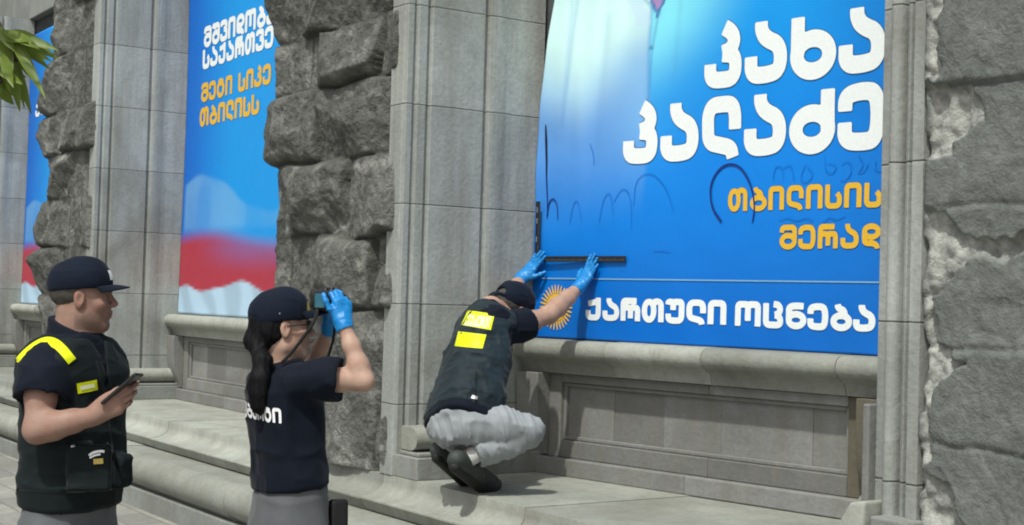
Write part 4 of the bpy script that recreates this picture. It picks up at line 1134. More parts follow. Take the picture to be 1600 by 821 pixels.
    # pockets and pouch
    fr_ = frame(fwd, ZU)
    S.box(P(190, 735, .02), V(.034, .026, .056), frame(nrm(fwd), ZU), .016, .02)
    S.box(P(140, 730, .17), V(.068, .020, .075), frame(nrm(side*.8+fwd*.6), ZU), .010, .012)
    v, f = S.mesh(1); v = folds(v, f, .010, (6, 6, 13), 14); v = folds(v, f, .0045, (17, 17, 27), 15, None, .8); vf = (v, f); ve = part("vest", vf, VESTM, t); tree = bvh(vf)
    # pocket flap lines, zip, yellow marks
    def dec(px, py, w_, h_, rotd, name, mat, nn, par=ve, off=.0035, nu=12, nv=8, fn=None):
        o = P(px, py, .15); n_ = nrm(nn); u_ = nrm(np.cross(ZU, n_)); vv = np.cross(n_, u_); u2 = rot(u_, n_, rotd); v2 = rot(vv, n_, rotd)
        p_, f_ = grid2d(w_, h_, nu, nv, fn); return decal(tree, o, u2, v2, n_, p_, f_, name, mat, par, off)
    nc = nrm(-FH*.92+RH*.35)
    dec(137, 605, .066, .034, 9, "chest_patch", YEL, nc)
    dec(137, 605, .046, .013, 9, "patch_print", YELW, nc, off=.0055)
    # shoulder stripe: over the shoulder from the back to the chest
    pts = [(62, 536), (50, 541), (72, 521), (84, 520), (97, 532), (110, 553)]
    cl = chaikin([(28, 568), (48, 547), (70, 534), (85, 536), (98, 547), (113, 566)], 3)
    tg = np.gradient(cl, axis=0); tg /= np.linalg.norm(tg, axis=1)[:, None]; pr = np.stack([-tg[:, 1], tg[:, 0]], 1)
    vs, fs = [], []; nW = 4
    view = -FW
    for (x, y), (qx, qy) in zip(cl, pr):
        for j in range(nW+1):
            o = P(x+qx*(j/nW-.5)*15, y+qy*(j/nW-.5)*15, .6); dv = nrm(o-CAM); h = tree.ray_cast(Vector(CAM), Vector(dv), 9)
            vs.append(np.array(h[0])-dv*.003+ZU*.002 if h[0] is not None else (vs[-1]+V(0, 0, .001) if vs else P(x, y, .1)))
    fs = [[i*(nW+1)+j, i*(nW+1)+j+1, (i+1)*(nW+1)+j+1, (i+1)*(nW+1)+j] for i in range(len(cl)-1) for j in range(nW)]
    so = mesh_obj("shoulder_stripe", vs, fs, YEL, ve, True)
    def vline(pl, wpx, name, mat, off=.002):
        cl = chaikin(pl, 3); tg = np.gradient(cl, axis=0); tg /= np.linalg.norm(tg, axis=1)[:, None]; pr = np.stack([-tg[:, 1], tg[:, 0]], 1); vs = []
        for (x, y), (qx, qy) in zip(cl, pr):
            for s_ in (-.5, .5):
                dv = nrm(P(x+qx*s_*wpx, y+qy*s_*wpx)-CAM); h = tree.ray_cast(Vector(CAM), Vector(dv), 9)
                vs.append(np.array(h[0])-dv*off if h[0] is not None else (vs[-1] if vs else P(x, y, .2)))
        return mesh_obj(name, vs, [[2*i, 2*i+1, 2*i+3, 2*i+2] for i in range(len(cl)-1)], mat, ve, True)
    vline([(104, 690), (140, 692), (166, 690)], 5, "pocket_flap_seam", VESTD)
    vline([(104, 690), (103, 740), (106, 768)], 3, "pocket_seam", VESTD); vline([(168, 690), (169, 730), (166, 765)], 3, "pocket_seam", VESTD)
    vline([(150, 562), (164, 620), (176, 700), (182, 780)], 4, "zip_line", VESTD)
    vline([(24, 765), (90, 771), (175, 765)], 3, "hem_seam", VESTD)
    vline([(139, 712), (146, 707), (158, 705), (163, 706)], 4, "pocket_lettering", WHT, .004); vline([(140, 716), (147, 712), (157, 710)], 3, "pocket_lettering", WHT, .004)
    dec(152, 719, .030, .017, 4, "pocket_badge", BADGE, nc, off=.005)
    dec(112, 694, .012, .007, 10, "pocket_snap", METAL, nc, off=.004)
    # ---- trousers
    S = SDF(V(lo[0], lo[1], 0), V(hi[0], hi[1], pel[2]+.1), .0075)
    S.loft(pel-V(0, 0, .16), pel+V(0, 0, .06), side, [(0, .178, .128, 0, 0), (1, .160, .124, 0, .01)], .03)
    for s_ in (1, -1):
        hj = pel+side*s_*.092-V(0, 0, .08); kn = V(hj[0], hj[1], .46)+fwd*.01; an = V(hj[0], hj[1], .09)-fwd*.02
        S.chain([hj, kn, an], [.100, .078, .070], .03)
    S.plane(V(0, 0, .05), -ZU); v, f = S.mesh(1); part("trousers", (folds(v, f, .010, (7, 7, 12), 22), f), GREY, t)
    for s_ in (1, -1):
        an = V(pel[0], pel[1], .05)+side*s_*.095; S = SDF(an-.2, an+V(.3, .3, .2), .006)
        S.chain([an-fwd*.06, an+fwd*.05-V(0, 0, .004), an+fwd*.17-V(0, 0, .012)], [.046, .046, .034], .02); S.plane(V(0, 0, .004), -ZU)
        S2 = S.mesh(1); part("shoe", S2, SHOE, t)
    # ---- phone
    pc = wrR+dd*.118+nrm(-FH*-.75+ZU*.42-RH*.25)*.030; d_ = nrm(RH*.72+ZU*.66); n_ = nrm(np.cross(d_, nrm(FH*.75+RH*.12))); axp = np.array([nrm(np.cross(n_, d_)), d_, n_])
    pc = P(191, 608, .235)
    ph = thing("mobile_phone", "black mobile phone held up in the vested man's hand", "phone", tuple(pc))
    S = SDF(pc-.11, pc+.11, .0026); S.box(pc, V(.037, .074, .0052), axp, .0048); part("phone_case", S.mesh(1), BLK, ph)
    sc_ = [pc+axp[0]*a*.033+axp[1]*b*.068+axp[2]*.0056 for a, b in ((-1, -1), (1, -1), (1, 1), (-1, 1))]
    mesh_obj("screen", sc_, [[0, 1, 2, 3]], plain_mat("phone_glass", (.006, .007, .009), .08, 0, 60, .6), ph)
man_phone()
# ------------------------------------------------------------------ person: woman from behind, photographing with both arms raised
def woman_camera():
    D0 = 5.10
    def P(px, py, tc=0.): return at(px, py, D0-tc)
    fwd = nrm(RH*math.cos(rad(30))+FH*math.sin(rad(30))); side = nrm(np.cross(fwd, ZU)); back = -fwd
    pel = P(458, 800); neckb = P(438, 572); base = V(pel[0], pel[1], 0)
    t = thing("person", "woman with a ponytail seen from behind, raising a camera in blue gloves", "person", tuple(base))
    hc = P(441, 512); hax = frame(nrm(RH*.93+FH*.38+ZU*.02), nrm(ZU-RH*.06)); sc = .97
    shR = P(492, 592, .13); elR = P(569, 596, .15); wrR = P(537, 507, .10)
    shL = P(430, 584, -.15); elL = P(480, 598, -.24); wrL = P(514, 511, -.10)
    lo = np.minimum.reduce([pel, hc, elR, elL, wrR, wrL])-V(.32, .32, 0); hi = np.maximum.reduce([pel, hc, elR, elL, wrR])+V(.32, .32, .25); lo[2] = 0
    S = SDF(lo, hi, .0055)
    w = add_head(S, hc, hax, sc, True)
    S.chain([w(0, -.02, -.05), neckb+V(0, 0, .02), neckb-V(0, 0, .05)], [.050, .052, .07], .025)
    S.loft(pel-V(0, 0, .06), neckb-V(0, 0, .02), side, [(0, .15, .10, 0, 0), (.35, .12, .09, 0, .01), (.75, .14, .095, 0, 0), (1, .09, .06, 0, 0)], .04)
    for sh, el, wr_ in ((shR, elR, wrR), (shL, elL, wrL)):
        S.chain([sh, sh+(el-sh)*.5, el], [.046, .040, .033], .02)
        S.chain([el, el+(wr_-el)*.28, el+(wr_-el)*.62, wr_], [.032, .034, .028, .0215], .025)
    for s_ in (1, -1):
        hj = pel+side*s_*.075-V(0, 0, .05); kn = V(hj[0], hj[1], .44); an = V(hj[0], hj[1], .08)
        S.chain([hj, kn, an], [.068, .050, .038], .03); S.cone(an-V(0, 0, .03), an-V(0, 0, .035)+fwd*.15, .032, .028, .02)
    hdR = nrm(at(533, 458, D0-.08)-wrR); hdL = nrm(at(511, 462, D0+.10)-wrL)
    handR = dict(wr=wrR, d=hdR, pn=nrm(-RH*.55+FH*.75), thumb=nrm(-RH*.8-FH*.5), curls=[(34, 52, 34), (38, 58, 36), (42, 60, 38), (46, 60, 40)], thumb_dir=nrm(-RH*.55+ZU*.75-FH*.30))
    handL = dict(wr=wrL, d=hdL, pn=nrm(RH*.75-FH*.25), thumb=nrm(-FH*.75-RH*.35+ZU*.1), curls=[(20, 40, 30), (30, 50, 34), (36, 54, 36), (40, 56, 38)], thumb_dir=nrm(ZU*.75-FH*.45+RH*.10))
    add_hand(S, **handR, sc=.90, ofs=-.001); add_hand(S, **handL, sc=.90, ofs=-.001)
    v, f = S.mesh(1); bd = part("body", (v, f), SKIN_W, t, head_attr(v, hc, hax, sc, False))
    eyes(t, w, sc, bd)
    # gloves with cuffs
    for h_, wr_, el_, nm in ((handR, wrR, elR, 'g'), (handL, wrL, elL, 'g')):
        c = wr_+h_['d']*.07; S = SDF(c-.16, c+.16, .0030)
        add_hand(S, **h_, sc=.92, ofs=.0012)
        u_ = nrm(el_-wr_); S.chain([wr_-u_*.01, wr_+u_*.020], [.027, .0305], .015); S.cone(wr_+u_*.062, wr_+u_*.12, .05, .06, .002, 's')
        v, f = S.mesh(1); v = folds(v, f, .0035, (45, 45, 60), 6); part("glove", (v, f), GLOVE, t)
    # ---- hair: cap-back mass and ponytail
    S = SDF(w(0, 0, 0)-V(.2, .2, .45), w(0, 0, 0)+.18, .005)
    S.ell(w(0, -.026, .018), V(.080, .098, .090)*sc, hax, 0); S.ell(w(0, -.055, -.028), V(.062, .058, .050)*sc, hax, .03)
    S.plane(w(0, .022, 0), nrm(hax[1]*1+hax[2]*.10), .01)
    S.ell(w(.078, .012, -.012), V(.03, .034, .040)*sc, hax, .01, 's'); S.ell(w(-.078, .012, -.012), V(.03, .034, .040)*sc, hax, .01, 's')
    tail = [w(0, -.085, -.020), w(-.002, -.108, -.050), P(411, 565, .11), P(406, 592, .135), P(404, 615, .14), P(404, 634, .14), P(407, 648, .13)]
    S.chain(tail, [.026, .027, .028, .029, .027, .020, .007], .03)
    S.chain([tail[2], P(397, 604, .13), P(396, 634, .125)], [.020, .017, .006], .02)
    v, f = S.mesh(1); v = folds(v, f, .005, (70, 70, 4), 5, None, .8); v = folds(v, f, .003, (150, 150, 6), 9); part("hair", (v, f), HAIR, t)
    # ---- cap
    S = cap_crown(hc, hax, sc*1.06, .0045, .022, .004); v, f = S.mesh(2); vf = (folds(v, f, .006, (15, 15, 22), 19), f); cp = part("cap", vf, NAVY2, t); tree = bvh(vf)
    add_cap_visor("visor", hc, hax, sc*1.05, NAVY2, cp, z0=.060, length=.080, droop=.022, tilt=.10, y0=.083)
    S = SDF(w(0, 0, .14)-.02, w(0, 0, .14)+.02, .003); S.ell(w(0, -.012, .139), V(.007, .007, .004), hax, 0); part("cap_button", S.mesh(1), NAVY2, cp)
    n_ = nrm(hax[1]*.75+hax[0]*.62+hax[2]*.25); u_ = nrm(np.cross(ZU, n_)); vv = np.cross(n_, u_)
    tri = [(-.018, -.016), (.018, -.018), (.006, .018), (-.006, .018)]; decal(tree, w(.038, .075, .074), u_, vv, n_, tri, [[0, 1, 2, 3]], "cap_badge", BADGE, cp, .0025)
    S = SDF(w(.08, -.02, .04)-.03, w(.08, -.02, .04)+.03, .002); S.ell(w(.0875, -.03, .050), V(.003, .003, .003), hax, 0); part("cap_eyelet", S.mesh(0), METAL, cp)
    # ---- spectacles
    S = SDF(w(0, .06, 0)-.14, w(0, .06, 0)+.14, .0022)
    S.chain([w(.080, .0, .006), w(.079, .05, .010), w(.062, .095, .010)], [.0024, .0024, .0028], .0); S.chain([w(-.080, .0, .006), w(-.079, .05, .010), w(-.062, .095, .010)], [.0024, .0024, .0028], .0)
    for s_ in (1, -1):
        q = [w(s_*(.036+.026*math.cos(a)), .101-.012*abs(math.cos(a)), .004+.019*math.sin(a)) for a in np.linspace(0, 6.283, 15)]; S.chain(q, [.0022]*15, 0)
    S.chain([w(.010, .104, .010), w(-.010, .104, .010)], [.002, .002], 0)
    sp = part("spectacles", S.mesh(0), BLK, t)
    for s_ in (1, -1):
        q = [w(s_*(.036+.025*math.cos(a)), .1005-.012*abs(math.cos(a)), .004+.018*math.sin(a)) for a in np.linspace(0, 6.283, 17)[:-1]]
        mesh_obj("lens", q, [list(range(16))], GLASS_D, sp)
    # ---- T-shirt
    S = SDF(lo+V(0, 0, .6), hi, .0058)
    hem = P(458, 762)
    S.loft(hem, neckb+V(0, 0, .018), side, [(0, .178, .130, 0, -.01), (.25, .164, .120, 0, -.01), (.55, .166, .124, 0, -.004), (.78, .178, .122, 0, -.004), (.90, .155, .098, 0, 0), (1, .068, .064, 0, .0)], .0, sup=2.5)
    for sh, el in ((shR, elR), (shL, elL)):
        S.chain([sh-(el-sh)*.12, sh+(el-sh)*.35, sh+(el-sh)*.78], [.064, .064, .064], .06)
        e2 = sh+(el-sh)*.78; S.cone(e2+(el-sh)*.17, e2+(el-sh)*.4, .105, .105, .003, 's')
    S.cone(neckb+V(0, 0, .02), neckb+V(0, 0, .12), .056, .07, .006, 's')
    v, f = S.mesh(1); v = folds(v, f, .013, (7, 7, 9), 31, None, .75); v = folds(v, f, .006, (16, 16, 12), 37); vf = (v, f); st = part("t_shirt", vf, NAVY, t); tree = bvh(vf)
    # word across the shoulder blades, wrapped on the cloth, its start lost under the hair and round the side
    nb = nrm(back*.9+side*.35); o = P(420, 648, .15)
    u_ = nrm(np.cross(ZU, nb)); vv = np.cross(nb, u_)
    p2, f2 = text2d('ექსპერტი', -.245, .050, -.026, .050, .25, 16, .08)
    decal(tree, o, u_, rot(vv, nb, 2), nb, [(x, y-.04*x) for x, y in p2], f2, "back_lettering", WHT, st, .003)
    # ---- trousers, belt pouch
    S = SDF(V(lo[0], lo[1], 0), V(hi[0], hi[1], pel[2]+.12), .0075)
    S.loft(pel-V(0, 0, .20), hem+V(0, 0, .03), side, [(0, .182, .132, 0, -.012), (.45, .178, .130, 0, -.016), (1, .160, .114, 0, -.006)], .03)
    for s_ in (1, -1):
        hj = pel+side*s_*.088-V(0, 0, .12); kn = V(hj[0], hj[1], .44); an = V(hj[0], hj[1], .08)
        S.chain([hj, kn, an], [.095, .074, .068], .03)
    S.plane(V(0, 0, .05), -ZU); v, f = S.mesh(1); part("trousers", (folds(v, f, .009, (7, 7, 11), 42), f), GREY, t)
    for s_ in (1, -1):
        an = V(pel[0], pel[1], .05)+side*s_*.09; S = SDF(an-.2, an+V(.3, .3, .2), .006)
        S.chain([an-fwd*.05, an+fwd*.05-V(0, 0, .004), an+fwd*.16-V(0, 0, .012)], [.042, .042, .032], .02); S.plane(V(0, 0, .004), -ZU); part("shoe", S.mesh(1), SHOE, t)
    S = SDF(P(529, 812, .03)-.12, P(529, 812, .03)+.12, .005); S.box(P(528, 822, .02), V(.020, .035, .095), frame(fwd, nrm(ZU-RH*.12)), .012); part("belt_pouch", S.mesh(1), BLK, t)
    # ---- camera, its strap hanging to her neck
    cc = P(510, 470, .02); ca = frame(nrm(RH*.80+FH*.60), ZU)
    ct = thing("camera", "small black camera gripped by the woman's blue gloves", "camera", tuple(cc))
    S = SDF(cc-.12, cc+.12, .003); S.box(cc, V(.058, .022, .036), ca, .007); S.box(cc+ZU*.038, V(.016, .016, .009), ca, .005, .006); S.cone(cc+ca[0]*.036+ZU*.036, cc+ca[0]*.036+ZU*.043, .010, .010, .003)
    part("camera_body", S.mesh(1), BLK, ct)
    S = SDF(cc-.14, cc+.14, .003); S.cone(cc+ca[1]*.02, cc+ca[1]*.065, .029, .027, 0); part("lens_barrel", S.mesh(1), BLK, ct)
    q = [cc-ca[1]*.0232+ca[0]*(a*.036-.008)+ZU*b*.025 for a, b in ((-1, -1), (1, -1), (1, 1), (-1, 1))]; mesh_obj("rear_screen", q, [[0, 1, 2, 3]], plain_mat("camera_screen", (.05, .16, .22), .12, 0, 60, .6), ct)
    pts = chaikin([cc-ca[0]*.058, P(494, 500, .05), P(474, 528, .07), P(452, 556, .09), P(441, 566, .10)], 3)
    S = SDF(pts.min(0)-.03, pts.max(0)+.03, .0034); S.chain(pts, [.0065]*len(pts), 0); part("neck_strap", S.mesh(1), STRAP, ct)
    pts = chaikin([cc+ca[0]*.056, P(524, 520, .0), P(512, 560, -.05), P(500, 588, -.02)], 3)
    S = SDF(pts.min(0)-.03, pts.max(0)+.03, .0034); S.chain(pts, [.0060]*len(pts), 0); part("neck_strap", S.mesh(1), STRAP, ct)
woman_camera()

# ------------------------------------------------------------------ person: man squatting on the ledge, both hands on the banner
def man_squat():
    Df = 6.62
    def P(px, py, d=0.): return at(px, py, Df+d)      # d: metres further from the viewer
    ZT = .670
    hx = V(*RFR(.434, .020, 1.777)); hl = V(*RFR(.022, .020, 1.815))      # where the palms meet the banner
    def depth(p): return float((p-CAM)@FW)
    fwd = nrm(RH*.86+FH*.50); side = nrm(np.cross(fwd, ZU))
    # joints
    pel = P(720, 660, .12); neckb = P(766, 484, .52); chest = P(748, 540, .36)
    kneeR = P(826, 674, .10); kneeL = P(806, 672, .40)
    toeR = P(766, 756, .0); 
    def ground(px, py): 
        r_ = at(px, py, 1.)-CAM; return CAM+r_*((ZT-CAM[2])/r_[2])
    tR = ground(764, 768); tR = tR+V(0, 0, .03); aR = P(722, 718, .02); aL = P(694, 704, .22)
    tL = aL+(tR-aR)*.98+FH*.02; tL[2] = ZT+.03
    base = V(tR[0], tR[1], ZT)
    t = thing("person", "man squatting on the stone ledge, pressing both gloved hands against the banner", "person", tuple(base))
    hc = P(800, 484, .64); hax = frame(nrm(RH*.62+FH*.62-ZU*.50), nrm(ZU*.82+RH*.30+FH*.22)); sc = 1.03
    shR = P(801, 514, .46); shL = P(776, 484, .82)
    wrR = V(*RFR(.435, .10, 1.672)); wrL = V(*RFR(.0, .105, 1.715))
    elR = (shR+wrR)/2+V(0, 0, -.035)-FH*.02+RH*.015; elL = (shL+wrL)/2+V(0, 0, -.03)
    print('squat: upper arm R', np.linalg.norm(elR-shR), 'fore', np.linalg.norm(wrR-elR), 'torso', np.linalg.norm(pel-neckb), 'thigh', np.linalg.norm(pel-kneeR), 'shin', np.linalg.norm(kneeR-aR), 'L', np.linalg.norm(elL-shL), 'shoulders', np.linalg.norm(shR-shL), depth(wrR), depth(shR))
    allp = np.array([pel, neckb, kneeR, kneeL, tR, aR, hc, shR, shL, wrR, wrL]); lo = allp.min(0)-.24; hi = allp.max(0)+.26
    S = SDF(lo, hi, .0055)
    w = add_head(S, hc, hax, sc)
    S.chain([w(0, -.03, -.055), neckb, neckb+(pel-neckb)*.1], [.058, .062, .085], .03)
    sd2 = nrm(shR-shL)
    S.loft(pel, neckb, sd2, [(0, .15, .105, 0, 0), (.35, .145, .11, 0, .01), (.75, .16, .11, 0, 0), (1, .10, .07, 0, 0)], .04)
    for sh, el, wr_ in ((shR, elR, wrR), (shL, elL, wrL)):
        S.chain([sh, sh+(el-sh)*.5, el], [.056, .050, .044], .03)
        S.chain([el, el+(wr_-el)*.28, el+(wr_-el)*.62, wr_], [.045, .048, .040, .028], .025)
    hipR = pel+side*.085; hipL = pel-side*.085
    for hj, kn, an, te in ((hipR, kneeR, aR, tR), (hipL, kneeL, aL, tL)):
        S.chain([hj, kn], [.085, .055], .03); S.chain([kn, kn+(an-kn)*.3, an], [.052, .055, .036], .03); S.chain([an, te], [.036, .026], .02)
    dz = RFR(0, 0, 0); out = nrm(V(*RFR(0, 1, 0))-V(*RFR(0, 0, 0))); alg = nrm(V(*RFR(1, 0, 0))-V(*RFR(0, 0, 0)))
    hR = dict(wr=wrR, d=nrm(ZU*.80+alg*.30-out*.42), pn=nrm(-out*.9-ZU*.35), thumb=nrm(-alg*.95+ZU*.3), curls=[(-12, -2, 4), (-14, -2, 4), (-14, 0, 4), (-12, 0, 6)], thumb_dir=nrm(-alg*.55+ZU*.65-out*.45), spread=1.5)
    hL = dict(wr=wrL, d=nrm(ZU*.72+alg*.45-out*.45), pn=nrm(-out*.9-ZU*.35), thumb=nrm(alg*.9-ZU*.35), curls=[(-12, 0, 4), (-14, 0, 4), (-14, 0, 6), (-12, 0, 6)], thumb_dir=nrm(alg*.8+ZU*.2-out*.35), spread=1.3)
    add_hand(S, **hR, ofs=-.001); add_hand(S, **hL, ofs=-.001)
    v, f = S.mesh(1); bd = part("body", (v, f), SKIN_C, t, head_attr(v, hc, hax, sc)); eyes(t, w, sc, bd)
    for h_, wr_, el_ in ((hR, wrR, elR), (hL, wrL, elL)):
        c = wr_+h_['d']*.07; S = SDF(c-.17, c+.17, .0034); add_hand(S, **h_, sc=1.02, ofs=.0014)
        u_ = nrm(el_-wr_); S.chain([wr_-u_*.01, wr_+u_*.03], [.033, .036], .015); S.cone(wr_+u_*.075, wr_+u_*.12, .05, .06, .002, 's')
        v, f = S.mesh(1); v = folds(v, f, .003, (45, 45, 60), 16); part("glove", (v, f), GLOVE, t)
    # hair, cap
    S = SDF(w(0, 0, 0)-.15, w(0, 0, 0)+.15, .0045); S.ell(w(0, -.022, .026), V(.0765, .095, .084)*sc, hax, 0); S.plane(w(0, .012, 0), nrm(hax[1]*1+hax[2]*.25), .01); S.plane(w(0, -.05, -.055), nrm(-hax[2]-hax[1]*.5), .01)
    v, f = S.mesh(1); part("hair", (folds(v, f, .003, (70, 70, 40), 3), f), HAIRS, t)
    S = cap_crown(hc, hax, sc*1.03, .0045, .012, .006); S.ell(w(0, -.118, .040), V(.030, .03, .020)*sc, hax, .006, 's'); v, f = S.mesh(2); cp = part("cap", (folds(v, f, .005, (16, 16, 24), 48), f), NAVY2, t)
    add_cap_visor("visor", hc, hax, sc*1.03, NAVY2, cp, z0=.030, length=.078, y0=.083)
    S = SDF(w(0, -.12, .02)-.06, w(0, -.12, .02)+.06, .003); S.chain([w(-.036, -.106, .022), w(0, -.122, .022), w(.036, -.106, .022)], [.008, .008, .008], 0); part("cap_strap", S.mesh(1), NAVY2, cp)
    # shirt
    S = SDF(lo, hi, .006)
    ax_ = nrm(neckb-pel)
    S.loft(pel-ax_*.035, neckb+ax_*.01, sd2, [(0, .194, .152, 0, -.005), (.3, .176, .135, 0, .005), (.6, .180, .128, 0, .0), (.86, .178, .112, 0, 0), (1, .082, .072, 0, 0)], .0)
    for sh, el in ((shR, elR), (shL, elL)):
        S.chain([sh-(el-sh)*.05, sh+(el-sh)*.25, sh+(el-sh)*.46], [.070, .073, .075], .05); e2 = sh+(el-sh)*.46; S.cone(e2+(el-sh)*.24, e2+(el-sh)*.45, .11, .11, .003, 's')
    v, f = S.mesh(1); v = folds(v, f, .011, (8, 8, 14), 51); part("shirt", (v, f), NAVY, t)
    # vest
    S = SDF(lo, hi, .0056)
    S.loft(pel+ax_*.0, neckb+ax_*.002, sd2, [(0, .200, .160, 0, -.002), (.12, .200, .162, 0, .0), (.35, .192, .152, 0, .0), (.65, .192, .140, 0, .0), (.86, .170, .124, 0, 0), (.95, .12, .10, 0, 0), (1, .092, .08, 0, 0)], .0, sup=2.7)
    fr2 = nrm(np.cross(ax_, sd2))
    for sh, sg in ((shR, 1), (shL, -1)): S.ell(sh+sd2*sg*.075-ax_*.075+fr2*.035, V(.075, .10, .125), np.array([sd2, fr2, ax_]), .02, 's')
    S.cone(neckb, neckb+ax_*.1, .080, .095, .008, 's')
    v, f = S.mesh(1); v = folds(v, f, .020, (5.5, 5.5, 9), 64, np.array([sd2, fr2, ax_]), .75); v = folds(v, f, .010, (13, 13, 17), 69, None, .8); v = folds(v, f, .004, (26, 26, 30), 70, None, .8); vf = (v, f); ve = part("vest", vf, VESTB, t); tree = bvh(vf)
    def cast(poly, nu, nv, name, mat, off, par=ve):
        """quad given by photo corners (lower-left, lower-right, upper-right, upper-left) draped on the vest"""
        a, b, c, d = [V(*q) for q in poly]; vs = []
        for j in range(nv+1):
            for i in range(nu+1):
                s_, r_ = i/nu, j/nv; q = (a*(1-s_)+b*s_)*(1-r_)+(d*(1-s_)+c*s_)*r_; dv = nrm(at(q[0], q[1], 5.)-CAM); h = tree.ray_cast(Vector(CAM), Vector(dv), 12)
                vs.append(np.array(h[0])-dv*off if h[0] is not None else (vs[-1] if vs else P(q[0], q[1], .3)))
        return mesh_obj(name, vs, [[j*(nu+1)+i, j*(nu+1)+i+1, (j+1)*(nu+1)+i+1, (j+1)*(nu+1)+i] for j in range(nv) for i in range(nu)], mat, par, True)
    cast([(720, 508), (767, 516), (773, 491), (731, 485)], 12, 8, "back_patch", YEL, .004)
    cast([(710, 541), (754, 545), (760, 523), (716, 518)], 12, 8, "back_patch", YEL, .004)
    p2, f2 = text2d('ექსპერტი', -.5, .5, -.5, 1., .26, 12, .10)
    vs = []
    for x, y in p2:
        a, b, c, d = V(725, 508), V(763, 513), V(768, 496), V(733, 491); s_, r_ = x+.5, y+.5; q = (a*(1-s_)+b*s_)*(1-r_)+(d*(1-s_)+c*s_)*r_; dv = nrm(at(q[0], q[1], 5.)-CAM); h = tree.ray_cast(Vector(CAM), Vector(dv), 12)
        vs.append(np.array(h[0])-dv*.006 if h[0] is not None else (vs[-1] if vs else P(q[0], q[1], .3)))
    mesh_obj("back_patch_lettering", vs, f2, YELW, ve, True)
    cast([(775, 492), (786, 497), (788, 490), (779, 486)], 5, 4, "shoulder_tab", YEL, .004)
    cast([(736, 622), (746, 625), (747, 620), (738, 617)], 3, 3, "zip_pull", METAL, .005)
    cast([(672, 646), (735, 657), (735, 654), (673, 643)], 10, 1, "hem_seam", VESTD, .002); cast([(741, 652), (744, 652), (746, 580), (743, 580)], 1, 10, "side_seam", VESTD, .002)
    # trousers
    S = SDF(lo, hi, .0065)
    S.ell(pel-fwd*.01-V(0, 0, .020), V(.172, .135, .118), np.array([side, fwd, ZU]), .0)
    S.loft(pel-ax_*.05, pel+ax_*.07, sd2, [(0, .175, .135, 0, 0), (1, .170, .130, 0, 0)], .03)
    for hj, kn, an in ((hipR, kneeR, aR), (hipL, kneeL, aL)):
        S.chain([hj, hj+(kn-hj)*.55, kn], [.100, .096, .076], .03); S.chain([kn, kn+(an-kn)*.35, kn+(an-kn)*.86], [.072, .078, .064], .006)
        S.cone(kn+(an-kn)*.93, an+(an-kn)*.2, .075, .085, .004, 's')
    td_ = nrm(kneeR-hipR); tp = nrm(np.cross(td_, ZU)); tdirs = np.array([tp, nrm(np.cross(td_, tp)), nrm(td_+.35*ZU)])
    v, f = S.mesh(1); v = folds(v, f, .010, (5, 5, 5), 77, None, .3); v = folds(v, f, .011, (7, 8, 24), 79, tdirs, .95); v = folds(v, f, .006, (13, 13, 44), 80, tdirs, .95); part("trousers", (v, f), GREYL, t)
    # socks and shoes (heels raised, toes on the stone)
    for an, te, kn in ((aR, tR, kneeR), (aL, tL, kneeL)):
        S = SDF(an-.12, an+.12, .0045); S.cone(an+(kn-an)*.22, an-V(0, 0, .01), .044, .042, 0); part("sock", S.mesh(1), SOCK, t)
        dr = nrm(te-an); up = nrm(np.cross(np.cross(dr, ZU), dr)); heel = an-dr*.045-up*.045; 
        S = SDF(np.minimum(heel, te)-.16, np.maximum(heel, te)+.20, .0045)
        ball = te-up*.0; tip = te+nrm(V(dr[0], dr[1], 0))*.075-V(0, 0, .004)
        S.chain([heel+up*.028, an-up*.012], [.040, .045], .02); S.chain([heel+up*.02, ball, tip], [.038, .041, .028], .025); S.chain([an-up*.01, ball+up*.012], [.045, .040], .03)
        S.cone(an+(kn-an)*.06, an+(kn-an)*.2, .038, .043, .006, 's'); S.plane(V(0, 0, ZT+.002), -ZU)
        v, f = S.mesh(1); v = folds(v, f, .004, (30, 30, 30), 83); so = part("shoe", (v, f), SHOE, t)
        S = SDF(np.minimum(heel, te)-.16, np.maximum(heel, te)+.2, .005)
        S.chain([heel-up*.012, ball-up*.030, tip-V(0, 0, .014)], [.030, .034, .024], .01); S.plane(V(0, 0, ZT+.001), -ZU); part("sole", S.mesh(1), SOLE, so)
man_squat()
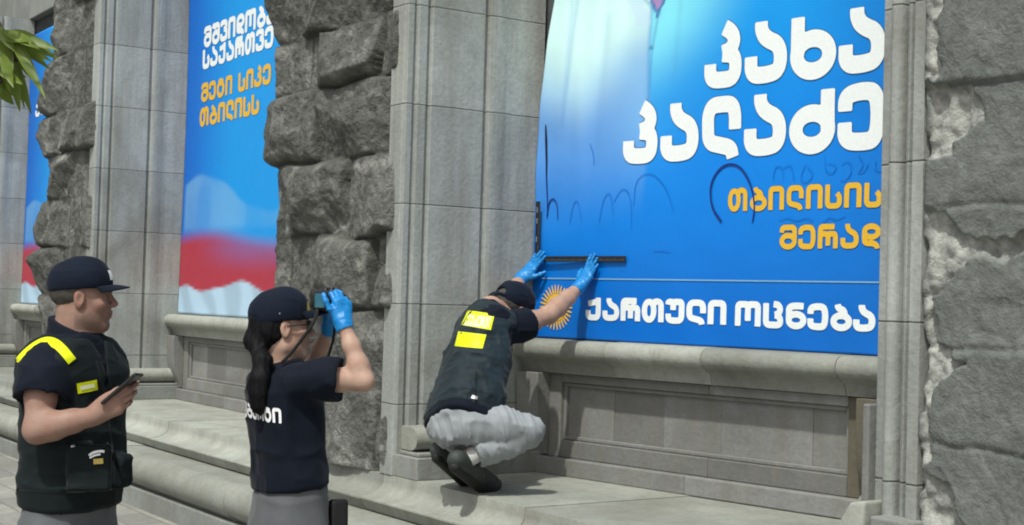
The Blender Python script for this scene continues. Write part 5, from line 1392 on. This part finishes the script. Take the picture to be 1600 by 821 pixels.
# ------------------------------------------------------------------ street tree: trunk just outside the view, one leafy twig hanging into the corner
def street_tree():
    rr = random.Random(11)
    D = 5.4
    m, N, L, P = mat_new("tree_leaf"); n = nnoise(N, L, 9, 4, .6, geo_pos(N))
    L.new(nmix(N, L, n, (.06, .115, .014), (.22, .285, .045)), P.inputs['Base Color']); P.inputs['Roughness'].default_value = .45; P.inputs['Specular IOR Level'].default_value = .4
    tl = N.new('ShaderNodeBsdfTranslucent'); tl.inputs[0].default_value = (.22, .29, .04, 1); mx = N.new('ShaderNodeMixShader'); mx.inputs[0].default_value = .3
    L.new(P.outputs[0], mx.inputs[1]); L.new(tl.outputs[0], mx.inputs[2]); L.new(mx.outputs[0], N['Material Output'].inputs[0])
    bark = plain_mat("tree_bark", (.085, .065, .045), .9, .5, 40, .2, .6)
    tr = at(-190, 500, D); base = V(tr[0], tr[1], 0.)
    t = thing("street_tree", "young street tree, only a drooping twig of narrow green leaves showing", "tree", tuple(base))
    top = at(-150, -160, D); fork = at(-185, 40, D)
    S = SDF(np.minimum(base, fork)-.5, np.maximum(at(40, 20, D), top)+.6, .012)
    S.chain([base, base+V(.01, .01, 1.0), fork, top], [.085, .070, .055, .022], .03)
    limbs = [[fork, at(-90, -30, D), at(-20, 10, D), at(12, 62, D), at(25, 95, D)], [fork, at(-260, -80, D+.2), at(-300, -190, D+.3)], [fork+V(0, 0, .2), at(-110, -170, D-.2), at(-60, -240, D-.3)], [at(-20, 10, D), at(-10, 70, D), at(0, 128, D)]]
    rs = [[.03, .022, .015, .013, .012], [.03, .02, .012], [.03, .02, .012], [.013, .012, .012]]
    for l_, r_ in zip(limbs, rs): S.chain(l_, r_, .015)
    part("trunk", S.mesh(1), bark, t)
    vs, fs = [], []
    def leaf(p, d, nrm_, ln, wd):
        d = nrm(d); s_ = nrm(np.cross(d, nrm_)); n_ = np.cross(s_, d); b = len(vs); k = 7
        for i in range(k+1):
            q = i/k; w_ = wd*math.sin(math.pi*min(1, q*.93+.05))**.9*(1-.25*q); drop = -.18*ln*q*q
            c = p+d*ln*q+V(0, 0, drop)
            for j in (-1, 0, 1): vs.append(c+s_*w_*j*.5+n_*(.10*wd*abs(j)))
        for i in range(k):
            for j in (0, 1): fs.append([b+i*3+j, b+i*3+j+1, b+(i+1)*3+j+1, b+(i+1)*3+j])
    # the twig in view: leaves as seen in the photograph's corner
    tip = [((8, 56), (88, 86), .0), ((12, 58), (72, 100), .05), ((18, 62), (60, 128), -.05), ((14, 60), (36, 150), .04), ((2, 62), (18, 106), .0), ((6, 60), (44, 62), -.06),
           ((-6, 118), (26, 150), .03), ((-8, 122), (10, 146), .06), ((-4, 112), (34, 128), -.04), ((16, 66), (50, 118), .09), ((4, 50), (60, 72), -.1), ((-14, 92), (8, 112), .02), ((10, 80), (28, 158), -.02), ((20, 70), (78, 92), .12),
           ((0, 48), (38, 78), .04), ((10, 52), (64, 60), .08), ((16, 64), (66, 140), -.12), ((8, 70), (44, 160), .1), ((-10, 40), (22, 76), -.08), ((20, 60), (90, 74), -.04), ((-12, 130), (18, 158), .1), ((-10, 110), (40, 118), .07), ((2, 84), (20, 128), -.05)]
    for (a, b_), (c, d_), dz in tip:
        p = at(a, b_, D+dz*.3); q = at(c, d_, D+dz+rr.uniform(-.03, .03)); ln = np.linalg.norm(q-p)*1.03
        leaf(p, q-p+V(0, 0, .10*ln), nrm(ZU*.35-FH*.9+RH*rr.uniform(-.5, .5)), ln, rr.uniform(.040, .056))
    for _ in range(420):
        l_ = limbs[rr.choice([1, 2, 1, 2, 0])]; i = rr.randrange(len(l_)-1) if l_ is not limbs[0] else 0; q = rr.random(); p = l_[i]*(1-q)+l_[i+1]*q
        p = p+V(rr.gauss(0, .16), rr.gauss(0, .16), rr.gauss(0.05, .13))
        u_ = (p-CAM); zz = u_@FW; sx = IMW/2+FPX*(u_@RT)/zz; sy = IMH/2-FPX*(u_@UPV)/zz
        if sx > -70 and sy > -110: continue
        leaf(p, V(rr.uniform(-1, 1), rr.uniform(-1, 1), rr.uniform(-.8, .3)), V(rr.uniform(-.5, .5), rr.uniform(-.5, .5), 1), rr.uniform(.09, .15), rr.uniform(.026, .040))
    mesh_obj("crown", vs, fs, m, t, True)
street_tree()
